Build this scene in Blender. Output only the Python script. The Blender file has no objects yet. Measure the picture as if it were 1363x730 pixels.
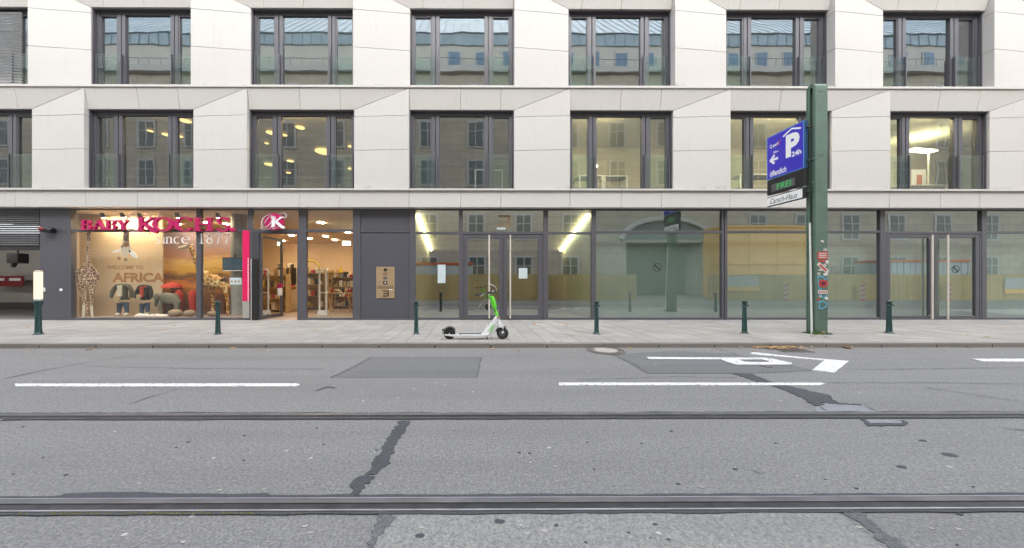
import bpy, bmesh, math, random
from mathutils import Vector, Matrix
random.seed(7)
SC = bpy.context.scene
COL = SC.collection
R = math.radians

# ------------------------------------------------------------------ camera, sky, sun, exposure
F, CX, CY, CAMZ, YAW = 436.0, 632.0, 375.0, 1.51, R(0.27)      # photo is 1363 x 730
cam = bpy.data.cameras.new('camera'); camo = bpy.data.objects.new('camera', cam); COL.objects.link(camo)
camo.location = (0, 0, CAMZ); camo.rotation_euler = (R(90), 0, -YAW)
cam.sensor_width = 36; cam.lens = 36 * F / 1363
cam.shift_x = (681.5 - CX) / 1363; cam.shift_y = (CY - 365) / 1363
cam.clip_start = 0.05; cam.clip_end = 2000
SC.camera = camo

w = bpy.data.worlds.new('World'); SC.world = w; w.use_nodes = True
nt = w.node_tree; nt.nodes.clear()
sky = nt.nodes.new('ShaderNodeTexSky'); sky.sky_type = 'NISHITA'; sky.sun_disc = False
SUN_EL, SUN_ROT = R(36), R(172)
sky.sun_elevation = SUN_EL; sky.sun_rotation = SUN_ROT
sky.air_density = 1.0; sky.dust_density = 3.0; sky.ozone_density = 1.0
hs = nt.nodes.new('ShaderNodeHueSaturation'); hs.inputs['Saturation'].default_value = 0.28
bg = nt.nodes.new('ShaderNodeBackground'); bg.inputs['Strength'].default_value = 0.15
wo = nt.nodes.new('ShaderNodeOutputWorld')
nt.links.new(sky.outputs[0], hs.inputs['Color']); nt.links.new(hs.outputs[0], bg.inputs[0]); nt.links.new(bg.outputs[0], wo.inputs[0])
sl = bpy.data.lights.new('sun', 'SUN'); sl.energy = 0.5; sl.angle = R(90); sl.color = (1, 0.97, 0.93)
so = bpy.data.objects.new('sun', sl); COL.objects.link(so)
# sky rotation 0 = +Y, clockwise seen from above; the lamp shines along its -Z
sd = Vector((math.sin(SUN_ROT) * math.cos(SUN_EL), math.cos(SUN_ROT) * math.cos(SUN_EL), math.sin(SUN_EL)))
so.rotation_euler = sd.to_track_quat('Z', 'Y').to_euler(); so.location = (0, -6, 40)
vs = SC.view_settings
vs.view_transform = 'Standard'; vs.look = 'None'; vs.gamma = 1; vs.use_curve_mapping = False
vs.exposure = 2.78
cy = SC.cycles
cy.use_denoising = True; cy.denoiser = 'OPENIMAGEDENOISE'
cy.max_bounces = 7; cy.transparent_max_bounces = 16; cy.diffuse_bounces = 4; cy.glossy_bounces = 4
cy.caustics_reflective = False; cy.caustics_refractive = False
cy.sample_clamp_indirect = 6

# ------------------------------------------------------------------ helpers
def P(px, py, Y):
    """world X, Z of the photo pixel px, py on the vertical plane at depth Y"""
    a = (px - CX) / F; b = (CY - py) / F
    t = Y / (-a * math.sin(YAW) + math.cos(YAW))
    return t * (a * math.cos(YAW) + math.sin(YAW)), CAMZ + t * b
def PX(px, Y): return P(px, 300, Y)[0]
def G(px, py, z=0.0):
    """world X, Y of the photo pixel on the horizontal plane z"""
    a = (px - CX) / F; b = (CY - py) / F
    t = (z - CAMZ) / b
    return t * (a * math.cos(YAW) + math.sin(YAW)), t * (-a * math.sin(YAW) + math.cos(YAW))

WL = {}
def tag(o, label=None, cat=None, group=None, kind=None):
    if label: o['label'] = label
    if cat: o['category'] = cat
    if group: o['group'] = group
    if kind: o['kind'] = kind
    return o
def thing(name, label, cat, loc, group=None):
    o = bpy.data.objects.new(name, None); COL.objects.link(o)
    o.empty_display_size = 0.1
    o.location = loc; WL[o] = Vector(loc)
    return tag(o, label, cat, group)
class MB:
    def __init__(s): s.v = []; s.f = []
    def add(s, vs, fs):
        b = len(s.v); s.v += [tuple(p) for p in vs]; s.f += [tuple(i + b for i in f) for f in fs]; return s
    def box(s, x0, y0, z0, x1, y1, z1):
        return s.add([(x0,y0,z0),(x1,y0,z0),(x1,y1,z0),(x0,y1,z0),(x0,y0,z1),(x1,y0,z1),(x1,y1,z1),(x0,y1,z1)],
                     [(0,3,2,1),(4,5,6,7),(0,1,5,4),(1,2,6,5),(2,3,7,6),(3,0,4,7)])
    def prism(s, pts, off):
        n = len(pts); o = Vector(off); a = [Vector(p) for p in pts]
        return s.add(a + [p + o for p in a], [tuple(range(n)), tuple(range(2*n-1, n-1, -1))] + [(i, (i+1) % n, n + (i+1) % n, n + i) for i in range(n)])
    def obox(s, c, ax, ay, az):
        """box centred at c with half-axis vectors"""
        c = Vector(c); ax = Vector(ax); ay = Vector(ay); az = Vector(az)
        vs = [c + i*ax + j*ay + k*az for k in (-1,1) for (i,j) in ((-1,-1),(1,-1),(1,1),(-1,1))]
        return s.add(vs, [(0,3,2,1),(4,5,6,7),(0,1,5,4),(1,2,6,5),(2,3,7,6),(3,0,4,7)])
    def tube(s, path, rad, n=10, sq=(1,1)):
        path = [Vector(p) for p in path]
        if not isinstance(rad, (list, tuple)): rad = [rad] * len(path)
        rings = []; up = None
        for i, p in enumerate(path):
            t = (path[min(i+1, len(path)-1)] - path[max(i-1, 0)]).normalized()
            if up is None:
                up = Vector((0,0,1)) if abs(t.z) < 0.9 else Vector((0,1,0))
            x = t.cross(up).normalized(); y = x.cross(t).normalized(); up = y
            rings.append([p + (x*math.cos(2*math.pi*k/n)*sq[0] + y*math.sin(2*math.pi*k/n)*sq[1]) * rad[i] for k in range(n)])
        vs = [q for r in rings for q in r]; m = len(path)
        fs = [(i*n+k, i*n+(k+1) % n, (i+1)*n+(k+1) % n, (i+1)*n+k) for i in range(m-1) for k in range(n)]
        fs += [tuple(range(n-1, -1, -1)), tuple(range((m-1)*n, m*n))]
        return s.add(vs, fs)
    def lathe(s, c, prof, n=16, axis='z'):
        vs = []
        for (r, h) in prof:
            for k in range(n):
                a = 2*math.pi*k/n; u, w_ = r*math.cos(a), r*math.sin(a)
                d = {'z': (u, w_, h), 'y': (u, h, w_), 'x': (h, u, w_)}[axis]
                vs.append((c[0]+d[0], c[1]+d[1], c[2]+d[2]))
        m = len(prof)
        fs = [(i*n+k, i*n+(k+1) % n, (i+1)*n+(k+1) % n, (i+1)*n+k) for i in range(m-1) for k in range(n)]
        fs += [tuple(range(n-1, -1, -1)), tuple(range((m-1)*n, m*n))]
        return s.add(vs, fs)
    def ball(s, c, r, n=14, m=9):
        rx, ry, rz = r if isinstance(r, (tuple, list)) else (r, r, r)
        vs = [(c[0], c[1], c[2]-rz)]; 
        for i in range(1, m):
            a = -math.pi/2 + math.pi*i/m
            for k in range(n):
                b = 2*math.pi*k/n
                vs.append((c[0]+rx*math.cos(a)*math.cos(b), c[1]+ry*math.cos(a)*math.sin(b), c[2]+rz*math.sin(a)))
        vs.append((c[0], c[1], c[2]+rz)); L = len(vs)-1
        fs = [(0, 1+(k+1) % n, 1+k) for k in range(n)]
        for i in range(m-2):
            fs += [(1+i*n+k, 1+i*n+(k+1) % n, 1+(i+1)*n+(k+1) % n, 1+(i+1)*n+k) for k in range(n)]
        fs += [(L, 1+(m-2)*n+k, 1+(m-2)*n+(k+1) % n) for k in range(n)]
        return s.add(vs, fs)
    def build(s, name, mat, parent=None, smooth=None, bevel=0.0, kind=None, seg=1, recalc=True):
        v = [Vector(p) for p in s.v]
        lo = Vector([min(p[i] for p in v) for i in range(3)]); hi = Vector([max(p[i] for p in v) for i in range(3)])
        org = Vector(((lo.x+hi.x)/2, (lo.y+hi.y)/2, lo.z))
        me = bpy.data.meshes.new(name)
        me.from_pydata([p - org for p in v], [], s.f)
        if recalc: bm = bmesh.new(); bm.from_mesh(me); bmesh.ops.recalc_face_normals(bm, faces=bm.faces); bm.to_mesh(me); bm.free()
        if mat: me.materials.append(mat)
        o = bpy.data.objects.new(name, me); COL.objects.link(o)
        if parent is not None:
            o.parent = parent; o.location = org - WL[parent]
        else: o.location = org
        WL[o] = org
        if smooth is not None:
            for p in me.polygons: p.use_smooth = True
            me.set_sharp_from_angle(angle=R(smooth))
        if bevel:
            b = o.modifiers.new('bevel', 'BEVEL'); b.width = bevel; b.segments = seg; b.limit_method = 'ANGLE'; b.angle_limit = R(40)
        if kind: o['kind'] = kind
        return o
def copy_tree(o, dx=0, dy=0, dz=0, parent=None):
    c = o.copy(); COL.objects.link(c)
    c.parent = parent if parent is not None else o.parent
    c.location = o.location + Vector((dx, dy, dz)); WL[c] = WL[o] + Vector((dx, dy, dz))
    for ch in list(o.children):
        if ch in WL: copy_sub(ch, c)
    return c
def copy_sub(ch, parent):
    d = ch.copy(); COL.objects.link(d); d.parent = parent; WL[d] = WL[parent] + d.location
    for g in list(ch.children): copy_sub(g, d)

# text with the built-in font as flat or extruded polygons
_tc = {}
def text_geo(txt, depth=0.0, shear=0.0, bold=0.0):
    k = (txt, depth, shear, bold)
    if k in _tc: return _tc[k]
    cu = bpy.data.curves.new('t', 'FONT'); cu.body = txt; cu.size = 1; cu.extrude = depth; cu.shear = shear; cu.offset = bold; cu.resolution_u = 3
    ob = bpy.data.objects.new('t', cu); COL.objects.link(ob)
    dg = bpy.context.evaluated_depsgraph_get(); ev = ob.evaluated_get(dg)
    me = bpy.data.meshes.new_from_object(ev)
    vs = [v.co.copy() for v in me.vertices]; fs = [tuple(p.vertices) for p in me.polygons]
    bpy.data.objects.remove(ob); bpy.data.curves.remove(cu); bpy.data.meshes.remove(me)
    _tc[k] = (vs, fs); return _tc[k]
def text_box(mb, txt, fn, w, h, depth=0.0, shear=0.0, bold=0.0):
    """lay the text in a w x h box; fn(u, v, d) maps metres to world"""
    vs, fs = text_geo(txt, 0.0, shear, bold)
    x0 = min(v.x for v in vs); x1 = max(v.x for v in vs); y0 = min(v.y for v in vs); y1 = max(v.y for v in vs)
    mb.add([fn((v.x-x0)/(x1-x0)*w, (v.y-y0)/(y1-y0)*h, 0) for v in vs], fs)
    return mb
def wall_text(mb, txt, px0, py0, px1, py1, Y, **k):
    X0, Z1 = P(px0, py0, Y); X1, Z0 = P(px1, py1, Y)
    return text_box(mb, txt, lambda u, v, d: (X0+u, Y, Z0+v), X1-X0, Z1-Z0, **k)

# ------------------------------------------------------------------ materials
MT = {}
def newmat(name):
    m = bpy.data.materials.new(name); m.use_nodes = True; nt = m.node_tree
    return m, nt, nt.nodes['Principled BSDF']
def node(nt, t, **k):
    n = nt.nodes.new(t)
    for a, b in k.items(): setattr(n, a, b)
    return n
def mix(nt, fac, a, b, mode='MIX'):
    n = node(nt, 'ShaderNodeMix', data_type='RGBA', blend_type=mode)
    for i, x in ((0, fac), (6, a), (7, b)):
        if hasattr(x, 'is_output'): nt.links.new(x, n.inputs[i])
        else: n.inputs[i].default_value = x if i == 0 else (*x, 1) if len(x) == 3 else x
    return n.outputs[2]
def noise(nt, scale, detail=4, rough=.55, vec=None, stretch=None):
    n = node(nt, 'ShaderNodeTexNoise'); n.inputs['Scale'].default_value = scale; n.inputs['Detail'].default_value = detail; n.inputs['Roughness'].default_value = rough
    if vec is None: vec = node(nt, 'ShaderNodeNewGeometry').outputs['Position']
    if stretch:
        mp = node(nt, 'ShaderNodeMapping'); mp.inputs['Scale'].default_value = stretch
        nt.links.new(vec, mp.inputs[0]); vec = mp.outputs[0]
    nt.links.new(vec, n.inputs['Vector']); return n.outputs['Fac']
def ramp(nt, x, *stops):
    n = node(nt, 'ShaderNodeValToRGB'); e = n.color_ramp.elements
    while len(e) < len(stops): e.new(0.5)
    for i, (p, c) in enumerate(stops):
        e[i].position = p; e[i].color = (*c, 1) if isinstance(c, tuple) else (c, c, c, 1)
    nt.links.new(x, n.inputs[0]); return n.outputs[0]
def bump(nt, bs, h, strength=.3, dist=.01):
    b = node(nt, 'ShaderNodeBump'); b.inputs['Strength'].default_value = strength; b.inputs['Distance'].default_value = dist
    nt.links.new(h, b.inputs['Height']); nt.links.new(b.outputs[0], bs.inputs['Normal'])
def plain(name, col, rough=.5, metal=0.0, var=.12, scale=6.0, bmp=0.0, bscale=80, spec=.5):
    m, nt, bs = newmat(name)
    a = tuple(c*(1-var) for c in col); b = tuple(min(1, c*(1+var)) for c in col)
    n = noise(nt, scale)
    nt.links.new(ramp(nt, n, (.3, a), (.7, b)), bs.inputs['Base Color'])
    bs.inputs['Roughness'].default_value = rough; bs.inputs['Metallic'].default_value = metal
    bs.inputs['Specular IOR Level'].default_value = spec
    if bmp: bump(nt, bs, noise(nt, bscale), bmp, .004)
    MT[name] = m; return m
def emit(name, col, strength):
    m = bpy.data.materials.new(name); m.use_nodes = True; nt = m.node_tree; nt.nodes.clear()
    e = node(nt, 'ShaderNodeEmission'); e.inputs[0].default_value = (*col, 1); e.inputs[1].default_value = strength
    o = node(nt, 'ShaderNodeOutputMaterial'); nt.links.new(e.outputs[0], o.inputs[0]); MT[name] = m; return m
def glass(name, tint, refl, wav=.02, wscale=.9):
    m = bpy.data.materials.new(name); m.use_nodes = True; nt = m.node_tree; nt.nodes.clear()
    t = node(nt, 'ShaderNodeBsdfTransparent'); t.inputs[0].default_value = (*tint, 1)
    g = node(nt, 'ShaderNodeBsdfGlossy'); g.inputs['Roughness'].default_value = 0.0; g.inputs[0].default_value = (.93, .97, .96, 1)
    b = node(nt, 'ShaderNodeBump'); b.inputs['Strength'].default_value = wav; b.inputs['Distance'].default_value = .1
    nt.links.new(noise(nt, wscale, 1), b.inputs['Height']); nt.links.new(b.outputs[0], g.inputs['Normal'])
    fr = node(nt, 'ShaderNodeFresnel'); fr.inputs['IOR'].default_value = 1.5
    mr = node(nt, 'ShaderNodeMapRange'); mr.inputs['From Min'].default_value = .04; mr.inputs['To Min'].default_value = refl; mr.inputs['To Max'].default_value = 1
    nt.links.new(fr.outputs[0], mr.inputs[0])
    ge = node(nt, 'ShaderNodeNewGeometry'); fb = node(nt, 'ShaderNodeMath', operation='SUBTRACT'); fb.inputs[0].default_value = 1; nt.links.new(ge.outputs['Backfacing'], fb.inputs[1])
    fm = node(nt, 'ShaderNodeMath', operation='MULTIPLY'); nt.links.new(mr.outputs[0], fm.inputs[0]); nt.links.new(fb.outputs[0], fm.inputs[1])
    mx = node(nt, 'ShaderNodeMixShader'); nt.links.new(fm.outputs[0], mx.inputs[0]); nt.links.new(t.outputs[0], mx.inputs[1]); nt.links.new(g.outputs[0], mx.inputs[2])
    o = node(nt, 'ShaderNodeOutputMaterial'); nt.links.new(mx.outputs[0], o.inputs[0]); MT[name] = m; return m

def mk_stone():
    m, nt, bs = newmat('limestone')
    oi = node(nt, 'ShaderNodeObjectInfo')
    n1 = noise(nt, 1.3, 5, .6); n2 = noise(nt, 26, 4, .7); n3 = noise(nt, 3.0, 4, .6, stretch=(.6, .6, 5))
    c = ramp(nt, n1, (.25, (.518, .497, .466)), (.5, (.538, .518, .488)), (.8, (.552, .53, .497)))
    c = mix(nt, ramp(nt, oi.outputs['Random'], (0, .0), (1, .85)), c, (.495, .465, .435))
    n7 = noise(nt, 1.0, 5, .65, stretch=(7, 7, .35))
    c = mix(nt, .5, c, ramp(nt, n2, (.3, (.48, .47, .455)), (.7, (.58, .57, .555))))
    c = mix(nt, ramp(nt, n3, (.62, .0), (.85, .18)), c, (.40, .35, .29))
    c = mix(nt, ramp(nt, n7, (.55, .0), (.80, .30)), c, (.40, .375, .345))
    sz = node(nt, 'ShaderNodeSeparateXYZ'); nt.links.new(node(nt, 'ShaderNodeNewGeometry').outputs['Position'], sz.inputs[0])
    for z0 in (4.84, 8.535):                       # grime where rain splashes off the ledges
        mr = node(nt, 'ShaderNodeMapRange'); mr.inputs['From Min'].default_value = z0; mr.inputs['From Max'].default_value = z0 + .16; mr.inputs['To Min'].default_value = 1; mr.inputs['To Max'].default_value = 0
        gt_ = node(nt, 'ShaderNodeMath', operation='GREATER_THAN'); gt_.inputs[1].default_value = z0 - .005
        nt.links.new(sz.outputs[2], mr.inputs[0]); nt.links.new(sz.outputs[2], gt_.inputs[0])
        m1_ = node(nt, 'ShaderNodeMath', operation='MULTIPLY'); nt.links.new(mr.outputs[0], m1_.inputs[0]); nt.links.new(gt_.outputs[0], m1_.inputs[1])
        m2_ = node(nt, 'ShaderNodeMath', operation='MULTIPLY'); nt.links.new(m1_.outputs[0], m2_.inputs[0]); nt.links.new(ramp(nt, noise(nt, 2.6, 5, .7), (.50, 0.0), (.66, .75)), m2_.inputs[1])
        c = mix(nt, m2_.outputs[0], c, (.26, .24, .215))
    nt.links.new(c, bs.inputs['Base Color']); bs.inputs['Roughness'].default_value = .8
    bs.inputs['Specular IOR Level'].default_value = .25
    bump(nt, bs, noise(nt, 60, 5, .7), .12, .004); MT['stone'] = m
mk_stone()

def mk_asphalt(name, base, agg, fine=1.0, contrast=1.0, patchy=.12):
    m, nt, bs = newmat(name)
    n1 = noise(nt, .55, 6, .65); n2 = noise(nt, 95*fine, 3, .8); n3 = noise(nt, 4, 5, .7)
    v = node(nt, 'ShaderNodeTexVoronoi'); v.inputs['Scale'].default_value = 70*fine
    gp = node(nt, 'ShaderNodeNewGeometry'); nt.links.new(gp.outputs['Position'], v.inputs['Vector'])
    c = ramp(nt, n1, (.25, tuple(x*(1-patchy) for x in base)), (.75, tuple(x*(1+patchy) for x in base)))
    sp = ramp(nt, v.outputs['Color'], (0.12, tuple(x*.30 for x in base)), (.5, base), (.9, tuple(x*1.25 for x in agg)))
    c = mix(nt, .7*contrast, c, sp)
    c = mix(nt, .70*contrast, c, ramp(nt, n2, (.30, tuple(x*.30 for x in base)), (.5, base), (.70, tuple(x*1.2 for x in agg))))
    c = mix(nt, ramp(nt, n3, (.4, 0.0), (.75, .25)), c, tuple(x*1.25 for x in base))
    n4 = noise(nt, 1.1, 4, .6, stretch=(.12, 1.3, 1)); n5 = noise(nt, 42*fine, 3, .75); n6 = noise(nt, 2.3, 6, .75)
    c = mix(nt, ramp(nt, n4, (.42, 0.0), (.70, .45)), c, tuple(x*.62 for x in base))
    c = mix(nt, .42*contrast, c, ramp(nt, n5, (.32, tuple(x*.35 for x in base)), (.5, base), (.68, tuple(x*1.7 for x in base))))
    c = mix(nt, ramp(nt, n6, (.60, 0.0), (.74, .30)), c, tuple(x*.55 for x in base))
    # scattered light chips
    v2 = node(nt, 'ShaderNodeTexVoronoi'); v2.inputs['Scale'].default_value = 9
    mp = node(nt, 'ShaderNodeMapping'); mp.inputs['Scale'].default_value = (.8, 1.0, 1); nt.links.new(gp.outputs['Position'], mp.inputs[0]); nt.links.new(mp.outputs[0], v2.inputs['Vector'])
    sep = node(nt, 'ShaderNodeSeparateColor'); nt.links.new(v2.outputs['Color'], sep.inputs[0])
    th = node(nt, 'ShaderNodeMath', operation='MULTIPLY'); nt.links.new(sep.outputs[0], th.inputs[0]); th.inputs[1].default_value = 1
    sel = ramp(nt, th.outputs[0], (.955, 0.0), (.96, 1.0))
    dot = ramp(nt, v2.outputs['Distance'], (.10, 1.0), (.15, 0.0))
    mm = node(nt, 'ShaderNodeMath', operation='MULTIPLY'); nt.links.new(sel, mm.inputs[0]); nt.links.new(dot, mm.inputs[1])
    c = mix(nt, mm.outputs[0], c, (.42, .41, .39))
    nt.links.new(c, bs.inputs['Base Color']); bs.inputs['Roughness'].default_value = .85; bs.inputs['Specular IOR Level'].default_value = .3
    h = mix(nt, .5, v.outputs['Distance'], n2)
    bump(nt, bs, h, .10, .005); MT[name] = m
mk_asphalt('asphalt', (.184, .181, .178), (.42, .42, .41))
mk_asphalt('asphalt_patch', (.146, .146, .149), (.27, .27, .275), 1.3, .6, .06)
mk_asphalt('asphalt_light', (.225, .225, .220), (.44, .43, .40), .9, .8, .06)
mk_asphalt('asphalt_repair', (.23, .235, .255), (.42, .42, .44), 1.2, .7, .05)
mk_asphalt('tar', (.070, .073, .080), (.11, .11, .12), 1.2, .5, .15)
mk_asphalt('tar_worn', (.115, .118, .124), (.24, .24, .24), 1.1, .8, .25)

def mk_slab(name, base, amp=.16):
    m, nt, bs = newmat(name)
    oi = node(nt, 'ShaderNodeObjectInfo'); ge = node(nt, 'ShaderNodeNewGeometry')
    ad = node(nt, 'ShaderNodeMath', operation='ADD'); nt.links.new(oi.outputs['Random'], ad.inputs[0]); nt.links.new(ge.outputs['Random Per Island'], ad.inputs[1])
    fr = node(nt, 'ShaderNodeMath', operation='FRACT'); nt.links.new(ad.outputs[0], fr.inputs[0])
    c = ramp(nt, fr.outputs[0], (0, tuple(x*(1-amp) for x in base)), (1, tuple(x*(1+amp) for x in base)))
    c = mix(nt, .45, c, ramp(nt, noise(nt, 40, 5, .75), (.3, tuple(x*.72 for x in base)), (.7, tuple(x*1.25 for x in base))))
    c = mix(nt, ramp(nt, noise(nt, .8, 5, .6), (.42, 0.0), (.72, .55)), c, tuple(x*.70 for x in base))
    c = mix(nt, ramp(nt, noise(nt, 5, 5, .7), (.58, 0.0), (.72, .35)), c, tuple(x*.6 for x in base))
    nt.links.new(c, bs.inputs['Base Color']); bs.inputs['Roughness'].default_value = .85; bs.inputs['Specular IOR Level'].default_value = .3
    bump(nt, bs, noise(nt, 90, 4, .7), .3, .004); MT[name] = m
mk_slab('hoarding_wood', (.50, .38, .175), .18)
mk_slab('slab', (.322, .311, .296)); mk_slab('kerbstone', (.25, .232, .212), .12)

def mk_paint():
    m, nt, bs = newmat('road_paint')
    c = ramp(nt, noise(nt, 18, 6, .75), (.38, (.30, .30, .30)), (.50, (.68, .68, .67)), (1, (.78, .78, .77)))
    nt.links.new(c, bs.inputs['Base Color']); bs.inputs['Roughness'].default_value = .7
    bump(nt, bs, noise(nt, 90), .3, .004); MT['road_paint'] = m
mk_paint()
plain('frame_metal', (.086, .084, .097), .42, .0, .05, 3)
plain('frame_dark', (.055, .053, .066), .5, .0, .05, 3)
plain('panel_metal', (.078, .077, .092), .45, 0, .05, 1.2)
plain('soffit', (.06, .055, .055), .7)
plain('steel_rail', (.135, .133, .140), .42, .35, .25, 3, .1, 40)
plain('rail_polish', (.33, .34, .37), .3, .4, .2, 5)
plain('groove', (.045, .042, .045), .6, .3, .3, 8)
plain('bollard_green', (.016, .052, .050), .38, .0, .4, 14, .15, 60)
plain('post_green', (.100, .165, .125), .5, .0, .10, 5, .06, 50)
plain('post_green_dark', (.085, .145, .115), .55, .0, .10, 5)
plain('white_paint', (.74, .74, .73), .45, 0, .04)
plain('scooter_white', (.78, .79, .80), .28, 0, .03)
plain('scooter_green', (.16, .74, .05), .35, 0, .04)
plain('rubber', (.022, .022, .024), .6, 0, .2, 20)
plain('grey_plastic', (.09, .09, .095), .5, 0, .15)
plain('light_metal', (.60, .60, .60), .35, .6, .1)
plain('handle_metal', (.70, .64, .57), .35, .3, .05)
plain('brass', (.50, .36, .22), .38, .55, .07, 5)
plain('brass_dark', (.30, .21, .13), .4, .5, .1)
plain('black', (.012, .012, .013), .5)
plain('magenta', (.46, .006, .105), .4, 0, .05)
plain('magenta_dark', (.13, .012, .05), .5, 0, .05)
plain('pink', (.70, .008, .105), .4, 0, .03)
plain('swash', (.66, .52, .58), .5, 0, .03)
plain('white_letter', (.86, .86, .86), .5, 0, .02)
plain('sign_blue', (.050, .035, .50), .35, 0, .04)
plain('sign_blue_edge', (.10, .27, .62), .35, 0, .05)
plain('sign_side', (.010, .06, .17), .4)
plain('sign_red', (.7, .03, .06), .5)
plain('display_grey', (.10, .10, .105), .4)
plain('brown_letter', (.38, .165, .05), .6, 0, .04)
plain('cream', (.72, .57, .38), .75, 0, .05, 1.5)
plain('shop_wall', (.62, .50, .38), .8, 0, .06, 1)
plain('shop_floor', (.34, .25, .20), .5, 0, .1, 2)
plain('shop_ceiling', (.60, .50, .41), .9, 0, .05)
plain('concrete', (.33, .32, .29), .85, 0, .12, 3, .1)
plain('wood_light', (.55, .40, .22), .6, 0, .15, 4)
plain('garage_wall', (.46, .44, .41), .85, 0, .06, 1)
plain('garage_red', (.22, .015, .02), .6)
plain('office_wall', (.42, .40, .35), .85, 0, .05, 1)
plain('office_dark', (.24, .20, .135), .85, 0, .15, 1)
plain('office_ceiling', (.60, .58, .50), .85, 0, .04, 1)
plain('office_floor', (.10, .10, .10), .8)
plain('partition', (.215, .262, .232), .9, 0, .10, .5)
plain('lobby_wall', (.34, .315, .235), .8, 0, .07, 1)
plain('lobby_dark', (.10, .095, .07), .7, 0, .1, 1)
plain('lobby_floor', (.12, .12, .11), .4, 0, .1)
plain('paper', (.52, .60, .61), .7, 0, .02)
plain('olive_cloth', (.09, .085, .06), .9, 0, .3, 25)
plain('dark_cloth', (.025, .025, .025), .9, 0, .4, 25)
plain('red_cloth', (.50, .04, .02), .8, 0, .2, 20)
plain('denim', (.06, .085, .12), .9, 0, .3, 30)
plain('tan_cloth', (.42, .30, .17), .9, 0, .2, 30)
plain('cream_cloth', (.66, .58, .45), .9, 0, .15, 30)
plain('elephant_plush', (.17, .155, .115), .95, 0, .25, 30, .4, 120)
plain('basket', (.30, .21, .13), .9, 0, .3, 40, .4, 90)
plain('fur_white', (.68, .62, .56), .95, 0, .15, 30)
plain('leaf_tan', (.56, .36, .17), .7, 0, .3, 30)
plain('leaf_brown', (.38, .20, .08), .7, 0, .3, 30)
plain('grass', (.07, .16, .03), .8, 0, .4, 20)
plain('moss', (.16, .15, .04), .9, 0, .3, 30)
plain('iron', (.16, .14, .13), .6, .3, .35, 30, .4, 60)
plain('cover_concrete', (.36, .335, .31), .85, 0, .1, 20, .2)
plain('graffiti', (.12, .42, .62), .5)
plain('sticker_red', (.50, .06, .05), .5, 0, .3, 60)
plain('sticker_white', (.70, .66, .64), .5)
plain('yellow_tube', (.75, .60, .05), .4)
plain('container_yellow', (.78, .47, .13), .5, 0, .06, 1)
plain('container_white', (.42, .47, .50), .5, 0, .06, 1)
plain('orange_trim', (.55, .13, .03), .5)
plain('roof_metal', (.43, .50, .545), .55, .1, .12, .5)
plain('band_metal', (.29, .36, .40), .5, .1, .15, 1)
plain('opp_plaster', (.50, .48, .43), .85, 0, .06, .6)
plain('opp_cornice', (.42, .41, .39), .8)
plain('opp_dark', (.09, .10, .095), .35)
plain('window_white', (.42, .43, .42), .6)
plain('sky_tinted_pane', (.13, .21, .29), .3, .0, .1, 1)  # blue of the reflected sky, put into the pane colour
plain('screen_blue', (.07, .13, .18), .3, 0, .3, 2)
plain('opp_street', (.14, .14, .14), .9, 0, .1, 1)
glass('glass_upper', (.66, .74, .70), .40)
glass('glass_first', (.72, .75, .68), .24)
glass('glass_shop', (.88, .88, .84), .065, .01)
glass('glass_lobby', (.80, .82, .70), .38, .01)
glass('glass_green', (.76, .81, .78), .29, .012)
glass('glass_rail', (.93, .98, .96), .10, .0)
emit('lamp_warm', (1.0, .74, .42), 36.0)
emit('lamp_disc', (1.0, .70, .26), .34)
emit('lamp_head', (1.0, .86, .48), 42.0)  # emission of the unseen lamps added over the right first-floor windows
emit('hidden_lamp_warm', (1.0, .74, .36), 34.0)  # warm version for the unseen lamps added in the left offices
emit('lamp_cool', (1.0, .95, .88), 4.0)
emit('lamp_strip', (1.0, .92, .58), 5.0)
emit('lamp_office', (1.0, .90, .55), 7.0)
emit('lamp_display', (1.0, .80, .54), 105.0)
emit('lamp_tube', (1.0, .88, .68), .175)
emit('led_green', (.10, .95, .22), .08)
emit('exit_light', (.7, 1, .8), 3)

def mk_giraffe(name, base, spot, scale, w0=.05, w1=.10):
    m, nt, bs = newmat(name)
    v = node(nt, 'ShaderNodeTexVoronoi'); v.feature = 'DISTANCE_TO_EDGE'; v.inputs['Scale'].default_value = scale
    tc = node(nt, 'ShaderNodeTexCoord'); nt.links.new(tc.outputs['Object'], v.inputs['Vector'])
    c = ramp(nt, v.outputs['Distance'], (w0, base), (w1, spot))
    nt.links.new(c, bs.inputs['Base Color']); bs.inputs['Roughness'].default_value = .8; MT[name] = m
mk_giraffe('giraffe_print', (.66, .48, .33), (.15, .058, .028), 9.5, .05, .10)
mk_giraffe('giraffe_plush', (.84, .66, .32), (.40, .16, .02), 6, .04, .08)
def mk_sunset():
    m, nt, bs = newmat('sunset_print')
    tc = node(nt, 'ShaderNodeTexCoord'); sp = node(nt, 'ShaderNodeSeparateXYZ'); nt.links.new(tc.outputs['Generated'], sp.inputs[0])
    n = noise(nt, 2.0, 6, .6, tc.outputs['Object'], (.5, 1, 3.0))
    ad = node(nt, 'ShaderNodeMath', operation='MULTIPLY_ADD'); nt.links.new(n, ad.inputs[0]); ad.inputs[1].default_value = .34; nt.links.new(sp.outputs[2], ad.inputs[2])
    sb = node(nt, 'ShaderNodeMath', operation='SUBTRACT'); nt.links.new(ad.outputs[0], sb.inputs[0]); sb.inputs[1].default_value = .17
    c = ramp(nt, sb.outputs[0], (0, (.16, .07, .03)), (.25, (.26, .10, .03)), (.38, (.78, .30, .05)), (.45, (.20, .11, .06)), (.53, (.85, .50, .07)), (.60, (.88, .60, .18)), (.70, (.58, .30, .18)), (.82, (.38, .26, .25)), (1, (.30, .23, .26)))
    nt.links.new(c, bs.inputs['Base Color']); bs.inputs['Roughness'].default_value = .6; MT['sunset_print'] = m
mk_sunset()
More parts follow.
